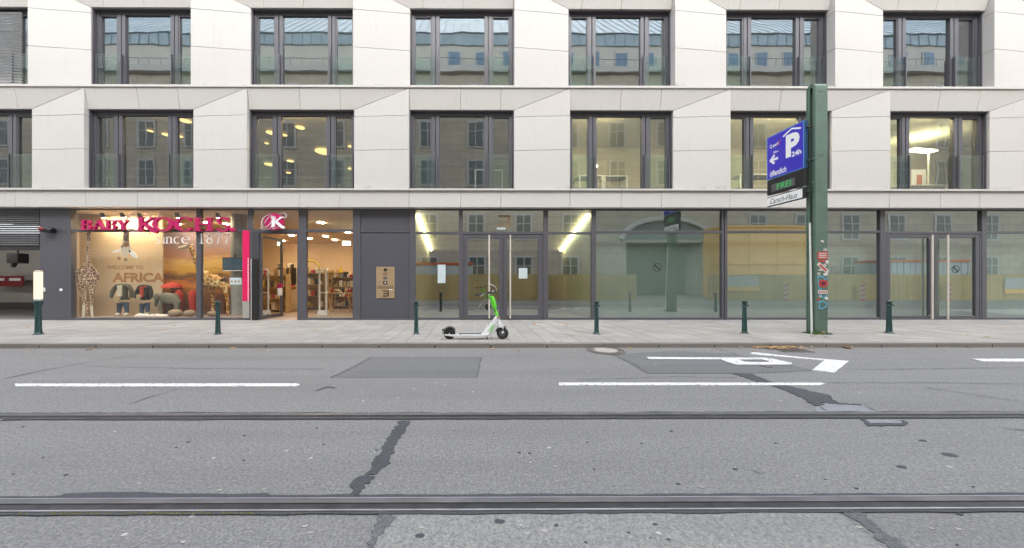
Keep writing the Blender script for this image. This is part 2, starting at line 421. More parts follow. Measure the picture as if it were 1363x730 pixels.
def mk_opp():
    m, nt, bs = newmat('opp_stone')
    b = node(nt, 'ShaderNodeTexBrick'); b.inputs['Scale'].default_value = 1; b.inputs['Brick Width'].default_value = 1.5; b.inputs['Row Height'].default_value = .75
    b.inputs['Mortar Size'].default_value = .025; b.inputs['Color1'].default_value = (.45, .39, .30, 1); b.inputs['Color2'].default_value = (.38, .335, .26, 1); b.inputs['Mortar'].default_value = (.17, .16, .135, 1)
    ge = node(nt, 'ShaderNodeNewGeometry'); s = node(nt, 'ShaderNodeSeparateXYZ'); c = node(nt, 'ShaderNodeCombineXYZ')
    nt.links.new(ge.outputs['Position'], s.inputs[0]); nt.links.new(s.outputs[0], c.inputs[0]); nt.links.new(s.outputs[2], c.inputs[1]); nt.links.new(c.outputs[0], b.inputs['Vector'])
    nt.links.new(mix(nt, .3, b.outputs[0], ramp(nt, noise(nt, .7), (.3, (.28, .26, .21)), (.7, (.46, .42, .35)))), bs.inputs['Base Color'])
    bs.inputs['Roughness'].default_value = .85; MT['opp_stone'] = m
mk_opp()
M_ = MT

# ------------------------------------------------------------------ the road
road = MB().box(-260, -240, -.4, 260, 7.45, 0).build('road', M_['asphalt'], kind='structure')
ground = MB().box(-260, 7.45, -.4, 260, 260, -.02).build('ground', M_['opp_street'], kind='structure')
LIFT = .003
def sheet(name, px_pts, mat, level=1, parent=road, z=None):
    z = LIFT*level if z is None else z
    pts = [(*G(x, y, 0), z) for x, y in px_pts]
    return MB().prism(pts, (0, 0, -z-.004)).build(name, mat, parent)
def rough_poly(pts, step=.05, amp=.02):
    """metre polygon with an irregular edge"""
    out = []
    n = len(pts)
    for i in range(n):
        a = Vector(pts[i]); b = Vector(pts[(i+1) % n]); L = (b-a).length; k = max(1, int(L/step))
        nrm = Vector((-(b-a).y, (b-a).x)).normalized()
        for j in range(k):
            out.append(a + (b-a)*(j/k) + nrm*random.uniform(-amp, amp)*(1 if j else .4))
    return out
def rough_sheet(name, px_pts, mat, level, step=.05, amp=.02):
    pts = rough_poly([G(x, y, 0) for x, y in px_pts], step, amp)
    return MB().prism([(p.x, p.y, LIFT*level) for p in pts], (0, 0, -LIFT*level-.004)).build(name, mat, road)
# repair patches of other asphalt
rough_sheet('asphalt_patch', [(492,476),(643,475.5),(635,503),(440,503)], M_['asphalt_patch'], 1, .3, .012)
rough_sheet('asphalt_patch', [(816,472),(900,467),(980,472),(1053,486),(1081,493),(1040,496),(976,497.5),(860,497.5)], M_['asphalt_patch'], 1, .3, .015)
rough_sheet('asphalt_patch', [(525,681),(1112,681),(1215,760),(470,760)], M_['asphalt_light'], 1, .2, .01)
rough_sheet('asphalt_patch', [(1083,545),(1098,537),(1150,541),(1170,551),(1092,552)], M_['asphalt_repair'], 2, .1, .012)
rough_sheet('asphalt_patch', [(1150,560),(1190,560),(1202,563.5),(1154,564.5)], M_['asphalt_repair'], 2, .1, .012)
def q(pts, ox, oy, s): return [(ox + x/s, oy + y/s) for x, y in pts]
rough_sheet('tar_seam', q([(355,80),(408,80),(385,115),(340,200),(290,305),(240,350),(205,352),(220,375),(200,400),(180,400),(155,430),(150,470),(120,470),(105,420),(120,385),(180,350),(235,270),(300,160)], 440, 540, 3.84), M_['tar'], 2, .022, .020)
rough_sheet('tar_seam', q([(230,545),(325,545),(320,590),(270,640),(225,735),(185,735),(215,660),(240,600)], 440, 540, 3.84), M_['tar_worn'], 2, .02, .02)
rough_sheet('tar_seam', q([(75,92),(210,95),(330,145),(480,185),(640,220),(740,240),(780,280),(820,303),(980,308),(975,318),(820,310),(700,295),(720,318),(640,315),(560,260),(430,205),(300,165),(170,125)], 960, 480, 5.242), M_['tar'], 3, .03, .022)
rough_sheet('tar_seam', q([(575,600),(650,605),(720,660),(850,745),(770,745),(690,670),(610,620)], 883, 440, 2.517), M_['tar_worn'], 2, .02, .02)
rough_sheet('tar_seam', [(1144,558),(1152,559),(1160,565),(1203,564),(1200,560),(1208,563),(1204,567),(1156,568)], M_['tar'], 3, .06, .01)
def crack(pts, wd=.012):
    P2 = [Vector(G(x, y, 0)) for x, y in pts]; L = []; Rr = []
    fine = []
    for i in range(len(P2)-1):
        k = max(2, int((P2[i+1]-P2[i]).length/.12))
        fine += [P2[i].lerp(P2[i+1], j/k) + Vector((random.uniform(-.01, .01), random.uniform(-.012, .012))) for j in range(k)]
    fine.append(P2[-1])
    for i, p in enumerate(fine):
        t = (fine[min(i+1, len(fine)-1)] - fine[max(i-1, 0)]).normalized(); n = Vector((-t.y, t.x)); ww = wd*random.uniform(.25, .75)
        L.append((p+n*ww)); Rr.append((p-n*ww))
    mb = MB(); nn = len(fine)
    mb.add([(a.x, a.y, .0085) for a in L] + [(a.x, a.y, .0085) for a in Rr], [(i, i+1, nn+i+1, nn+i) for i in range(nn-1)])
    return mb.build('crack', M_['tar_worn'], road)
crack([(0,506),(60,493),(140,479),(185,473)], .022); crack([(115,488),(250,491),(430,492)]); crack([(640,477),(636,498),(634,503)], .02)
crack([(770,506),(900,502),(980,503)]); crack([(1110,492),(1200,492),(1363,490)]); crack([(1105,510),(1240,510),(1363,512)])
crack([(952,464),(983,473)], .02); crack([(420,520),(436,516),(446,517)], .035); crack([(172,538),(200,529),(240,518)], .015)
crack([(816,473),(842,484),(862,497)], .02); crack([(862,497.5),(1000,497.5),(1080,494)], .012); crack([(440,503),(470,490),(493,476)], .018)
crack([(1230,516),(1290,525),(1363,536)], .018); crack([(1082,536),(1098,547)], .03); crack([(1168,549),(1150,541),(1105,536)], .02)
crack([(1330,569),(1350,573),(1363,573)], .012); crack([(1000,627),(1012,629),(1016,632)], .008)
# dark gum spots and light chips on the track bed
rnd = random.Random(3)
for i in range(33):
    px, py = (rnd.uniform(0, 1363), rnd.uniform(563, 655)) if i < 24 else (rnd.uniform(540, 1340), rnd.uniform(690, 728))
    x, y = G(px, py); r = rnd.uniform(.005, .013); n = 9
    MB().prism([(x + 1.5*r*math.cos(2*math.pi*k/n)*rnd.uniform(.7, 1.2), y + r*math.sin(2*math.pi*k/n)*rnd.uniform(.7, 1.2), .0048) for k in range(n)], (0,0,-.006)).build('gum_spot', M_['tar'], road)
for px, py, r in ((1264,606,.035),(1228,587,.02),(1200,622,.022),(665,695,.022),(559,714,.018),(1277,685,.014)):
    x, y = G(px, py); n = 10
    MB().prism([(x + 1.6*r*math.cos(2*math.pi*k/n), y + r*math.sin(2*math.pi*k/n)*rnd.uniform(.7, 1.1), .0052) for k in range(n)], (0,0,-.006)).build('gum_spot', M_['tar'], road)
for i in range(70):
    px, py = rnd.uniform(0, 1363), rnd.uniform(562, 728)
    if 655 < py < 690: continue
    x, y = G(px, py); r = rnd.uniform(.004, .012); n = 6
    MB().prism([(x + 1.7*r*math.cos(2*math.pi*k/n)*rnd.uniform(.6, 1.3), y + r*math.sin(2*math.pi*k/n)*rnd.uniform(.6, 1.3), .0048) for k in range(n)], (0,0,-.006)).build('light_chip', M_['cover_concrete'], road)
# painted markings
def marking(pts, hole=None, level=4): return sheet('road_marking', pts, M_['road_paint'], level)
marking([(20,511.8),(396,511.5),(399,513.2),(393,515.3),(120,515.6),(20,515.2)])
marking([(744,510.4),(1092,510.6),(1098,511.8),(1090,513.8),(744,514)])
marking([(1293,478.4),(1420,478.3),(1420,482.2),(1309,482)])
z4 = lambda L: q(L, 840, 455, 4.397)
A = z4([(88,93),(530,96),(770,97),(830,103),(942,128),(940,134),(925,138),(620,138),(560,122),(525,107),(108,106)])
Bh = z4([(625,108),(770,108),(810,117),(805,123),(700,123),(665,120)])
def holed(outer, hole):
    """outer ring and hole joined by a slit"""
    j = min(range(len(outer)), key=lambda i: (outer[i][0]-hole[0][0])**2 + (outer[i][1]-hole[0][1])**2)
    return outer[:j+1] + [hole[0]] + hole[:0:-1] + [hole[0], outer[j]] + outer[j+1:]
mkb = bmesh.new()
def ring_sheet(outer, hole, mat, z):
    bm = bmesh.new()
    def loop(pts):
        v = [bm.verts.new((*G(x, y, 0), z)) for x, y in pts]
        return [bm.edges.new((v[i], v[(i+1) % len(v)])) for i in range(len(v))]
    es = loop(outer) + loop(hole)
    bmesh.ops.triangle_fill(bm, use_beauty=True, use_dissolve=False, edges=es)
    mb = MB(); bm.verts.index_update()
    mb.add([v.co.copy() for v in bm.verts], [tuple(v.index for v in f.verts) for f in bm.faces]); bm.free()
    return mb.build('road_marking', mat, road)
ring_sheet(A, Bh, M_['road_paint'], LIFT*4)
marking(z4([(695,72),(715,64),(860,80),(1030,97),(1275,116),(1190,184),(1062,169),(1130,112),(725,77)]))

# grooved tram rails, far and near
def tram_rail(yc, label):
    t = thing('tram_rail', label, 'tram rail', (0, yc, 0))
    X0, X1 = -60, 60
    def strip(name, y0, y1, z0, z1, mat): return MB().box(X0, y0, z0, X1, y1, z1).build(name, mat, t)
    strip('rail_bed', yc-.075, yc+.075, -.05, .0035, M_['groove'])
    strip('rail_head', yc+.012, yc+.058, -.02, .011, M_['steel_rail'])
    strip('running_edge', yc+.058, yc+.066, -.02, .0125, M_['rail_polish'])
    strip('rail_groove', yc-.050, yc+.012, -.03, .005, M_['groove'])
    strip('rail_lip', yc-.064, yc-.050, -.02, .011, M_['rail_polish'] if yc < 3 else M_['steel_rail'])
    return t
YN, YF = G(632, 672.5)[1], G(632, 554.5)[1]
tram_rail(YN, 'near grooved tram rail with bright edges crossing the foreground')
tram_rail(YF, 'far dark tram rail just beyond the middle of the road')
# ragged tar seams along the rails
def seam(y0, y1, amp, mat, lvl, x0=-14, x1=14):
    n = int((x1-x0)/.07); top = []; bot = []
    a = 0
    for i in range(n+1):
        x = x0 + (x1-x0)*i/n; a = a*.8 + rnd.uniform(-amp, amp)
        top.append((x, y1 + a, LIFT*lvl)); bot.append((x, y0, LIFT*lvl))
    MB().add(top + bot, [(i, i+1, n+1+i+1, n+1+i) for i in range(n)]).build('tar_seam', mat, road)
seam(YN+.07, YN+.10, .007, M_['tar'], 2); seam(YF+.07, YF+.11, .012, M_['tar'], 2)
seam(YN+.07, YN+.122, .006, M_['tar'], 3, -2.9, -1.45)
n = 160; seamv = [(-14 + 28*i/n, YN-.072, .0085) for i in range(n+1)] + [(-14 + 28*i/n, YN-.092 + rnd.uniform(-.008, .006), .0085) for i in range(n+1)]
MB().add(seamv, [(i, i+1, n+1+i+1, n+1+i) for i in range(n)]).build('tar_seam', M_['tar'], road)
seamv = [(-14 + 28*i/n, YF-.072, .0085) for i in range(n+1)] + [(-14 + 28*i/n, YF-.088 + rnd.uniform(-.008, .006), .0085) for i in range(n+1)]
MB().add(seamv, [(i, i+1, n+1+i+1, n+1+i) for i in range(n)]).build('tar_seam', M_['tar'], road)

# ------------------------------------------------------------------ the pavement: bed, slabs, kerb
KY = 7.45; SZ = .10
pave = MB().box(-40, KY+.01, -.02, 40, 12.30, SZ-.012).build('pavement', M_['opp_cornice'], kind='structure')
SW = .41
slab_me = None; cells = []
rows = int((12.0 - (KY+.16))/SW)
for r in range(rows):
    for c in range(int(46/SW)):
        x = -22.5 + c*SW; y = KY + .16 + r*SW
        cells.append((r, abs(x + SW/2 - 1), x, y))
cells.sort()
big = cells[:300]; rest = cells[300:]
for i, (r, _, x, y) in enumerate(big):
    g = .006
    if slab_me is None:
        o = MB().box(x+g, y+g, SZ-.03, x+SW-g, y+SW-g, SZ).build('paving_slab', M_['slab'], pave, bevel=.004); slab_me = o; sx, sy = x, y
    else:
        c = slab_me.copy(); COL.objects.link(c); c.location = slab_me.location + Vector((x-sx, y-sy, rnd.uniform(-.002, .002)))
mb = MB()
for (r, _, x, y) in rest:
    g = .006; dz = rnd.uniform(-.002, .002); mb.box(x+g, y+g, SZ-.03, x+SW-g, y+SW-g, SZ+dz)
yl = KY + .16 + rows*SW
for c in range(int(46/SW)):
    x = -22.5 + c*SW; mb.box(x+.006, yl+.006, SZ-.03, x+SW-.006, 12.15, SZ-.001)
mb.build('paving_slabs', M_['slab'], pave, kind='stuff')
kx0 = PX(127.5, 7.45); KL = PX(203, 7.45) - kx0
k0 = None
for i in range(-20, 34):
    x = kx0 + i*KL
    if x < -26 or x > 27: continue
    if k0 is None:
        k0 = MB().box(x+.009, KY, -.02, x+KL-.009, KY+.15, SZ+.004).build('kerb_stone', M_['kerbstone'], pave, bevel=.012, seg=2); kx = x
    else:
        c = k0.copy(); COL.objects.link(c); c.location = k0.location + Vector((x-kx, rnd.uniform(-.004, .004), rnd.uniform(-.003, .003)))
MB().box(-26, KY+.004, -.02, 27, KY+.14, SZ-.03).build('kerb_bed', M_['tar'], pave)

# ------------------------------------------------------------------ the stone office building
D0 = 11.75; MOD = 5.788; XR0 = -2.305; PW = 2.010; WW = MOD - PW
ZB0, ZB1 = 4.175, 4.77       # stone band over the shops
ZL1 = 4.84                   # top of first ledge = first-floor window sill
ZH1 = 7.72; ZT1 = 8.45       # head of first-floor windows, underside of second ledge
ZL2 = 8.535; ZH2 = 11.47; ZT2 = 12.30
JB = range(-4, 6)
bld = thing('office_building', 'pale limestone office building with folded piers and a glazed ground floor', 'building', (0, D0, 0))
GAP = .011
def inset(poly, g):
    """shrink a convex XZ polygon by g"""
    n = len(poly); A2 = sum(poly[i][0]*poly[(i+1) % n][1] - poly[(i+1) % n][0]*poly[i][1] for i in range(n))
    s = 1 if A2 > 0 else -1; L = []
    for i in range(n):
        a = Vector(poly[i]); b = Vector(poly[(i+1) % n]); d = (b-a).normalized(); nn = Vector((-d.y, d.x))*s
        L.append((a + nn*g, d))
    out = []
    for i in range(n):
        p, d = L[i-1]; p2, d2 = L[i]
        cr = d.x*d2.y - d.y*d2.x
        t = ((p2-p).x*d2.y - (p2-p).y*d2.x)/cr
        out.append(p + d*t)
    return out
def panel(poly, yf, th, name='stone_panel', mat='stone'):
    pts = [(p.x, yf(p.x, p.y), p.y) for p in inset(poly, GAP/2)]
    return MB().prism(pts, (0, th, 0)).build(name, M_[mat], bld, bevel=.004)
def pier_and_lintel(j, z0, zh, zt, dl, mirror, zj):
    """pier left of window j, with the lintel over window j-1 ... built as folded plates"""
    xr = XR0 + MOD*j; xl = xr - PW
    # pier plate: forward at one side, back by dl at the other
    if not mirror: py = lambda x, z: D0 + dl*(xr - x)/PW
    else: py = lambda x, z: D0 + dl*(x - xl)/PW
    ly = lambda x, z: D0 + dl*max(0, (zt - z))/(zt - zh)
    zs = [z0] + zj
    for a, b in zip(zs[:-1], zs[1:]): panel([(xl, a), (xr, a), (xr, b), (xl, b)], py, dl + .11)
    a = zs[-1]
    if not mirror:
        panel([(xl, a), (xr, a), (xr, zt), (xl, zh)], py, dl + .11)
        # lintel over window j: joints 1.85 and 3.30 from xr, last plate runs on over the next pier
        wl = xr
        panel([(wl, zh), (wl+1.85, zh), (wl+1.85, zt), (wl, zt)], ly, .17)
        panel([(wl+1.85, zh), (wl+3.30, zh), (wl+3.30, zt), (wl+1.85, zt)], ly, .17)
        panel([(wl+3.30, zh), (wl+WW, zh), (wl+MOD, zt), (wl+3.30, zt)], ly, .17)
    else:
        panel([(xl, a), (xr, a), (xr, zh), (xl, zt)], py, dl + .11)
        wr = xl                      # right end of window j-1
        panel([(wr-1.85, zh), (wr, zh), (wr, zt), (wr-1.85, zt)], ly, .17)
        panel([(wr-3.30, zh), (wr-1.85, zh), (wr-1.85, zt), (wr-3.30, zt)], ly, .17)
        panel([(wr-WW, zh), (wr-3.30, zh), (wr-3.30, zt), (wr-MOD, zt)], ly, .17)
for j in JB:
    pier_and_lintel(j, ZL1, ZH1, ZT1, .115, False, [6.25, 7.47])
    pier_and_lintel(j, ZL2, ZH2, ZT2, .21, True, [9.92, 11.27])
    xr = XR0 + MOD*j
    for a, b in ((0, 1.85), (1.85, 3.30), (3.30, MOD)):
        panel([(xr+a, ZB0), (xr+b, ZB0), (xr+b, ZB1), (xr+a, ZB1)], lambda x, z: D0 + .03, .3)
    # ledges, one stone per bay and pier
    for a, b in ((-PW, 0), (0, 1.85), (1.85, WW)):
        for z0, z1 in ((ZB1, ZL1), (ZT1, ZL2)):
            MB().box(xr+a+.003, D0-.035, z0, xr+b-.003, D0+.45, z1).build('ledge_stone', M_['stone'], bld, bevel=.006)
    # dark structure behind the plates
    for z0, z1, y in ((ZL1+.01, ZT1, D0+.30), (ZL2+.01, ZT2, D0+.42)):
        MB().box(xr-PW+.06, y, z0, xr-.06, y+.25, z1).build('wall_core', M_['soffit'], bld)
XA, XB = XR0 + MOD*JB[0] - PW, XR0 + MOD*JB[-1] + WW
MB().box(XA, D0+.36, ZB0+.02, XB, D0+.8, ZL1-.09).build('wall_core', M_['soffit'], bld)
MB().box(XA, D0+.30, ZH1+.02, XB, D0+.40, ZL2-.1).build('wall_core', M_['soffit'], bld)
MB().box(XA, D0+.37, ZH2+.02, XB, D0+.8, ZT2+.3).build('wall_core', M_['soffit'], bld)
MB().box(XA-.1, D0-.04, ZT2+.002, XB+.1, 32, ZT2+.15).build('roof_slab', M_['stone'], bld)
MB().box(XA, D0+.40, ZB0-.012, XB, 12.9, ZB0+.03).build('soffit', M_['soffit'], bld)

# windows: the frame is the part, panes and railings its sub-parts
def window(j, z0, z1, Yw, gmat):
    x = XR0 + MOD*j
    fr = MB()
    B = lambda a, b, c, d, y0=0.0, y1=.12: fr.box(x+a, Yw+y0, c, x+b, Yw+y1, d)
    B(0, .12, z0, z1); B(WW-.12, WW, z0, z1)
    B(.001, .03, z0, z1, -.13, 0); B(WW-.03, WW-.001, z0, z1, -.09, 0); B(.03, WW-.03, z1-.035, z1, -.10, 0)
    hz = z1-.15
    B(.12, WW-.12, hz, z1, .012); B(.12, WW-.12, z0, z0+.05, .004)
    for a in (.77, 2.718):
        B(a, a+.13, z0+.05, hz, .004); B(a+.13, a+.16, z0+.05, hz, .05, .1); B(a+.16, a+.29, z0+.05, hz, .004)
    for a, b in ((.12, .77), (3.008, WW-.12)):
        B(a, b, hz-.05, hz, .02); B(a, a+.045, z0+.05, hz-.05, .02); B(b-.045, b, z0+.05, hz-.05, .02); B(a+.045, b-.045, z0+.05, z0+.10, .02)
    w_ = fr.build('window', M_['frame_metal'], bld, bevel=.006)
    for a, b, e in ((.165, .725, .05), (1.06, 2.718, .0), (3.053, WW-.165, .05)):
        c = (a+b)/2; t = rnd.uniform(-.0012, .0012); s = rnd.uniform(-.0012, .0012)
        MB().add([(x+a, Yw+.07-t-s, z0+.05+e), (x+b, Yw+.07+t-s, z0+.05+e), (x+b, Yw+.07+t+s, hz-e), (x+a, Yw+.07-t+s, hz-e)], [(0,1,2,3)]).build('pane', gmat, w_, recalc=False)
    for a, b in ((.10, .95), (2.83, WW-.10)):
        MB().box(x+a, Yw-.055, z0+.02, x+b, Yw-.043, z0+1.30).build('glass_railing', M_['glass_rail'], w_)
        MB().box(x+a-.035, Yw-.075, z0+.01, x+a, Yw-.003, z0+1.31).build('railing_post', M_['frame_metal'], w_)
        MB().box(x+b, Yw-.075, z0+.01, x+b+.035, Yw-.003, z0+1.31).build('railing_post', M_['frame_metal'], w_)
    return w_
for j in range(-4, 6):
    window(j, ZL1+.004, ZH1+.01, D0+.27, M_['glass_first'])
    window(j, ZL2+.004, ZH2+.01, D0+.37, M_['glass_upper'])
# outside blind in front of the leftmost upper window
mb = MB(); bx0 = XR0 - 3*MOD
for k in range(27):
    z = ZL2+.08 + k*.104; mb.obox((bx0+1.66, D0+.31, z), (1.50, 0, 0), (0, .022, -.028), (0, .0016, .0014))
bl = mb.build('blind_slats', M_['light_metal'], bld, kind='stuff')

# ---------------- ground-floor glazing
YG = 12.05
ZS = SZ + .0; ZTOP = ZB0 - .015
gx = lambda px: PX(px, YG)
gz = lambda py: P(632, py, YG)[1]
ZTR = gz(307)                                   # transom line
def gbox(name, px0, py0, px1, py1, mat, y0=-.03, y1=.09, parent=None, bevel=.005):
    x0, x1 = gx(px0), gx(px1); z1, z0 = gz(py0), gz(py1)
    return MB().box(x0, YG+y0, z0, x1, YG+y1, z1).build(name, M_[mat], parent or bld, bevel=bevel)
def gpane(px0, py0, px1, py1, mat, parent=None, y=.03, name='glass_pane'):
    x0, x1 = gx(px0), gx(px1); z1, z0 = gz(py0), gz(py1)
    t = rnd.uniform(-.0012, .0012)
    return MB().add([(x0, YG+y-t, z0), (x1, YG+y+t, z0), (x1, YG+y+t, z1), (x0, YG+y-t, z1)], [(0,1,2,3)]).build(name, M_[mat], parent or bld, recalc=False)
PT, PB = 276.3, 427.0
def mull(a, b, y0=-.03): return gbox('mullion', a, PT, b, PB, 'frame_metal', y0, .10)
# pier of dark panels left of the shop, and the wall of the garage opening
MB().box(gx(54), YG-.02, ZS-.05, gx(91.5), YG+.25, ZTOP).build('metal_panel', M_['panel_metal'], bld, bevel=.006)
MB().box(-33, YG-.02, ZS-.05, -29.6, YG+.4, ZTOP).build('metal_panel', M_['panel_metal'], bld, bevel=.006)
for a, b in ((91.8,95.5),(262,268),(330.5,336.5),(398,408),(470,480),(545,553),(611,616),(723.5,729.5),(787,793),(960,963),(964,967.5),(1170.5,1177),(1305.5,1312),(1408,1413)):
    mull(a, b)
def transom(a, b, py=307.5, h=3.4, mat='frame_metal'): gbox('transom', a, py-h/2, b, py+h/2, mat, -.02, .08)
transom(95.5, 262); transom(268, 330.5); transom(336.5, 398); transom(408, 470)
transom(553, 611, 310.5, 3); transom(616, 723.5, 310.5, 3.5); transom(729.5, 787, 310.5, 3); transom(793, 960, 309, 3); transom(967.5, 1170.5, 308.5, 3); transom(1177, 1305.5, 309.5, 3.5); transom(1312, 1408, 309, 3)
for a, b in ((95.5,262),(268,330.5),(408,470),(553,611),(729.5,787),(793,960),(967.5,1170.5),(1312,1408)):
    gbox('sill', a, 423, b, 427, 'frame_metal', -.02, .08)
for a, b in ((95.5,262),(268,330.5),(336.5,398),(408,470)): gbox('head_rail', a, 276.2, b, 278.4, 'frame_dark', -.01, .08)
for a, b in ((553,611),(616,723.5),(729.5,787),(793,960),(967.5,1170.5),(1177,1305.5),(1312,1408)): gbox('head_rail', a, 276.2, b, 280, 'frame_dark', -.01, .08)
for a, b in ((95.5,262),(268,330.5),(408,470)): gpane(a, 309.2, b, 423, 'glass_shop'); gpane(a, 278.4, b, 305.8, 'glass_shop')
gpane(336.5, 278.4, 398, 305.8, 'glass_shop')
for a, b in ((553,611),(729.5,787)): gpane(a, 312, b, 423, 'glass_lobby'); gpane(a, 280, b, 309, 'glass_lobby')
gpane(616, 280, 723.5, 308.8, 'glass_lobby')
for a, b in ((793,960),(967.5,1170.5),(1312,1408)): gpane(a, 310.5, b, 423, 'glass_green'); gpane(a, 280, b, 307.5, 'glass_green')
gpane(1177, 280, 1305.5, 307.8, 'glass_green')
# closed grey panel field with intercom
gbox('metal_panel', 480, 310, 545, 424, 'panel_metal', .0, .06, bevel=.008); gbox('metal_panel', 480, 277, 545, 306.5, 'panel_metal', .0, .06, bevel=.008)
gbox('transom', 480, 306.7, 545, 309.8, 'frame_metal', -.02, .08); gbox('sill', 480, 424.2, 545, 427, 'frame_metal', -.025, .08)
def glazed_door(a, b, top, bot, fl, fr_, ft, fb, gmat, hx, hy0, hy1, label=None):
    """one leaf: frame (the part) with pane and handle"""
    fr = MB(); x0, x1 = gx(a), gx(b); z1, z0 = gz(top), gz(bot)
    s = lambda p: p*YG/F
    fr.box(x0, YG-.015, z0, x0+s(fl), YG+.07, z1); fr.box(x1-s(fr_), YG-.015, z0, x1, YG+.07, z1)
    fr.box(x0+s(fl), YG-.012, z1-s(ft), x1-s(fr_), YG+.067, z1); fr.box(x0+s(fl), YG-.012, z0, x1-s(fr_), YG+.067, z0+s(fb))
    d = fr.build('door', M_['frame_metal'], bld, bevel=.006)
    gpane(a+fl, top+ft, b-fr_, bot-fb, gmat, d, .03, 'pane')
    x = gx(hx); hz0, hz1 = gz(hy1), gz(hy0)
    h = MB().tube([(x, YG-.10, hz0), (x, YG-.10, hz1)], .028, 12).build('handle', M_['handle_metal'], d, smooth=40)
    for z in (hz0+.12, hz1-.12):
        MB().tube([(x, YG-.09, z), (x, YG-.005, z)], .012, 8).build('handle_bracket', M_['handle_metal'], d, smooth=40)
    return d
gbox('door_frame', 616, 312.3, 617.6, 424, 'frame_metal', -.02, .08); gbox('door_frame', 721.9, 312.3, 723.5, 424, 'frame_metal', -.02, .08)
glazed_door(617.8, 669.2, 313, 425.5, 5.2, 5, 4.5, 6, 'glass_lobby', 651, 313.5, 423.5)
glazed_door(669.8, 721.7, 313, 425.5, 5, 5.5, 4.5, 6, 'glass_lobby', 678.8, 313.5, 423.5)
gbox('door_frame', 1177, 311.5, 1179.4, 426.5, 'frame_metal', -.02, .08); gbox('door_frame', 1303, 311.5, 1305.5, 426.5, 'frame_metal', -.02, .08)
glazed_door(1179.6, 1241.4, 312, 426.5, 5, 5, 4.5, 5.5, 'glass_green', 1236, 313, 425)
glazed_door(1242, 1302.8, 312, 426.5, 5, 5, 4.5, 5.5, 'glass_green', 1256.5, 313, 425)
gbox('door_frame', 336.5, 309.3, 345, 426, 'frame_dark', -.02, .08); gbox('door_frame', 396, 309.3, 398, 426.5, 'frame_metal', -.02, .08); gbox('door_frame', 345, 309.3, 396, 311.5, 'frame_dark', -.02, .08)
# shop door leaf standing open inwards
xa, ya = gx(345.5), YG+.03; xb, yb = PX(376, 13.35), 13.35
def leaf(u, z, o=0.0): 
    d = Vector((xb-xa, yb-ya, 0)); nrm = Vector((d.y, -d.x, 0)).normalized()
    p = Vector((xa, ya, 0)) + d*u + nrm*o; return Vector((p.x, p.y, z))
def leaf_bar(mb, u0, u1, z0, z1, th=.025):
    mb.prism([leaf(u0, z0, -th), leaf(u1, z0, -th), leaf(u1, z1, -th), leaf(u0, z1, -th)], leaf(0, 0, th) - leaf(0, 0, -th))
mb = MB(); zt_ = gz(313); zb_ = SZ + .015
leaf_bar(mb, 0, .09, zb_, zt_); leaf_bar(mb, .91, 1, zb_, zt_); leaf_bar(mb, .09, .91, zt_-.1, zt_, .024); leaf_bar(mb, .09, .91, zb_, zb_+.13, .024)
dl = mb.build('door', M_['frame_metal'], bld, bevel=.005); tag(dl, 'shop door leaf standing open inwards')
MB().add([leaf(.09, zb_+.13), leaf(.91, zb_+.13), leaf(.91, zt_-.1), leaf(.09, zt_-.1)], [(0,1,2,3)]).build('pane', M_['glass_shop'], dl, recalc=False)
mb = MB(); leaf_bar(mb, .78, .97, 1.25, 1.42, .031); mb.build('door_notice', M_['magenta'], dl)
mb = MB(); leaf_bar(mb, .79, .96, .95, 1.248, .030); mb.build('door_notice', M_['white_letter'], dl)
# black padded leaf edge beside the door
gbox('door_pad', 337.2, 345, 344.6, 426, 'black', -.09, -.022); gbox('door_pad_edge', 335.6, 345, 337.0, 426, 'light_metal', -.085, -.03)

# ---------------- rooms behind the glass (parts of the building)
def room(x0, x1, y0, y1, z0, z1, wall, floor, ceil, back=None, sides=(1, 1)):
    t = .05
    MB().box(x0, y1, z0, x1, y1+t, z1).build('interior_wall', M_[back or wall], bld)
    if sides[0]: MB().box(x0-t, y0, z0, x0, y1, z1).build('interior_wall', M_[wall], bld)
    if sides[1]: MB().box(x1, y0, z0, x1+t, y1, z1).build('interior_wall', M_[wall], bld)
    MB().box(x0, y0, z0-t, x1, y1, z0-.001).build('interior_floor', M_[floor], bld)
    MB().box(x0, y0, z1+.001, x1, y1, z1+t).build('interior_ceiling', M_[ceil], bld)
# upper floors
xs = [XA, XR0-1.0-MOD*0-MOD, XR0-1.0, XR0+MOD-1.0, XB]
F1 = 4.98; C1 = 7.85; F2 = 8.68; C2 = 11.6
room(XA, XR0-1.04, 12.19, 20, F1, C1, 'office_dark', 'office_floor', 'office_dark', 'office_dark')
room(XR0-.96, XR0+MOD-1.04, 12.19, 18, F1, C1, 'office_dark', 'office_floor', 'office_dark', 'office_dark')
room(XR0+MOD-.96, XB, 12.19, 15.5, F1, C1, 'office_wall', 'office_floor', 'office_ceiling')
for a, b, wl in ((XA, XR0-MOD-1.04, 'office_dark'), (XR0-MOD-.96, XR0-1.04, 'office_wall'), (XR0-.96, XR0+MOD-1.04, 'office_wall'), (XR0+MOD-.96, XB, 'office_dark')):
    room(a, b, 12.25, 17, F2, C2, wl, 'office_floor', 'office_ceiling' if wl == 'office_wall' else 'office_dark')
# shop, display, lobby, empty unit, garage
XSL, XSR = gx(54)+.35, gx(478)
room(XSL, XSR, 12.16, 23, SZ+.01, 4.13, 'shop_wall', 'shop_floor', 'shop_ceiling')
XLL, XLR = gx(551), gx(789.5)
room(XLL, XLR, 12.16, 21, SZ+.01, 4.12, 'lobby_wall', 'lobby_floor', 'lobby_wall', 'lobby_dark')
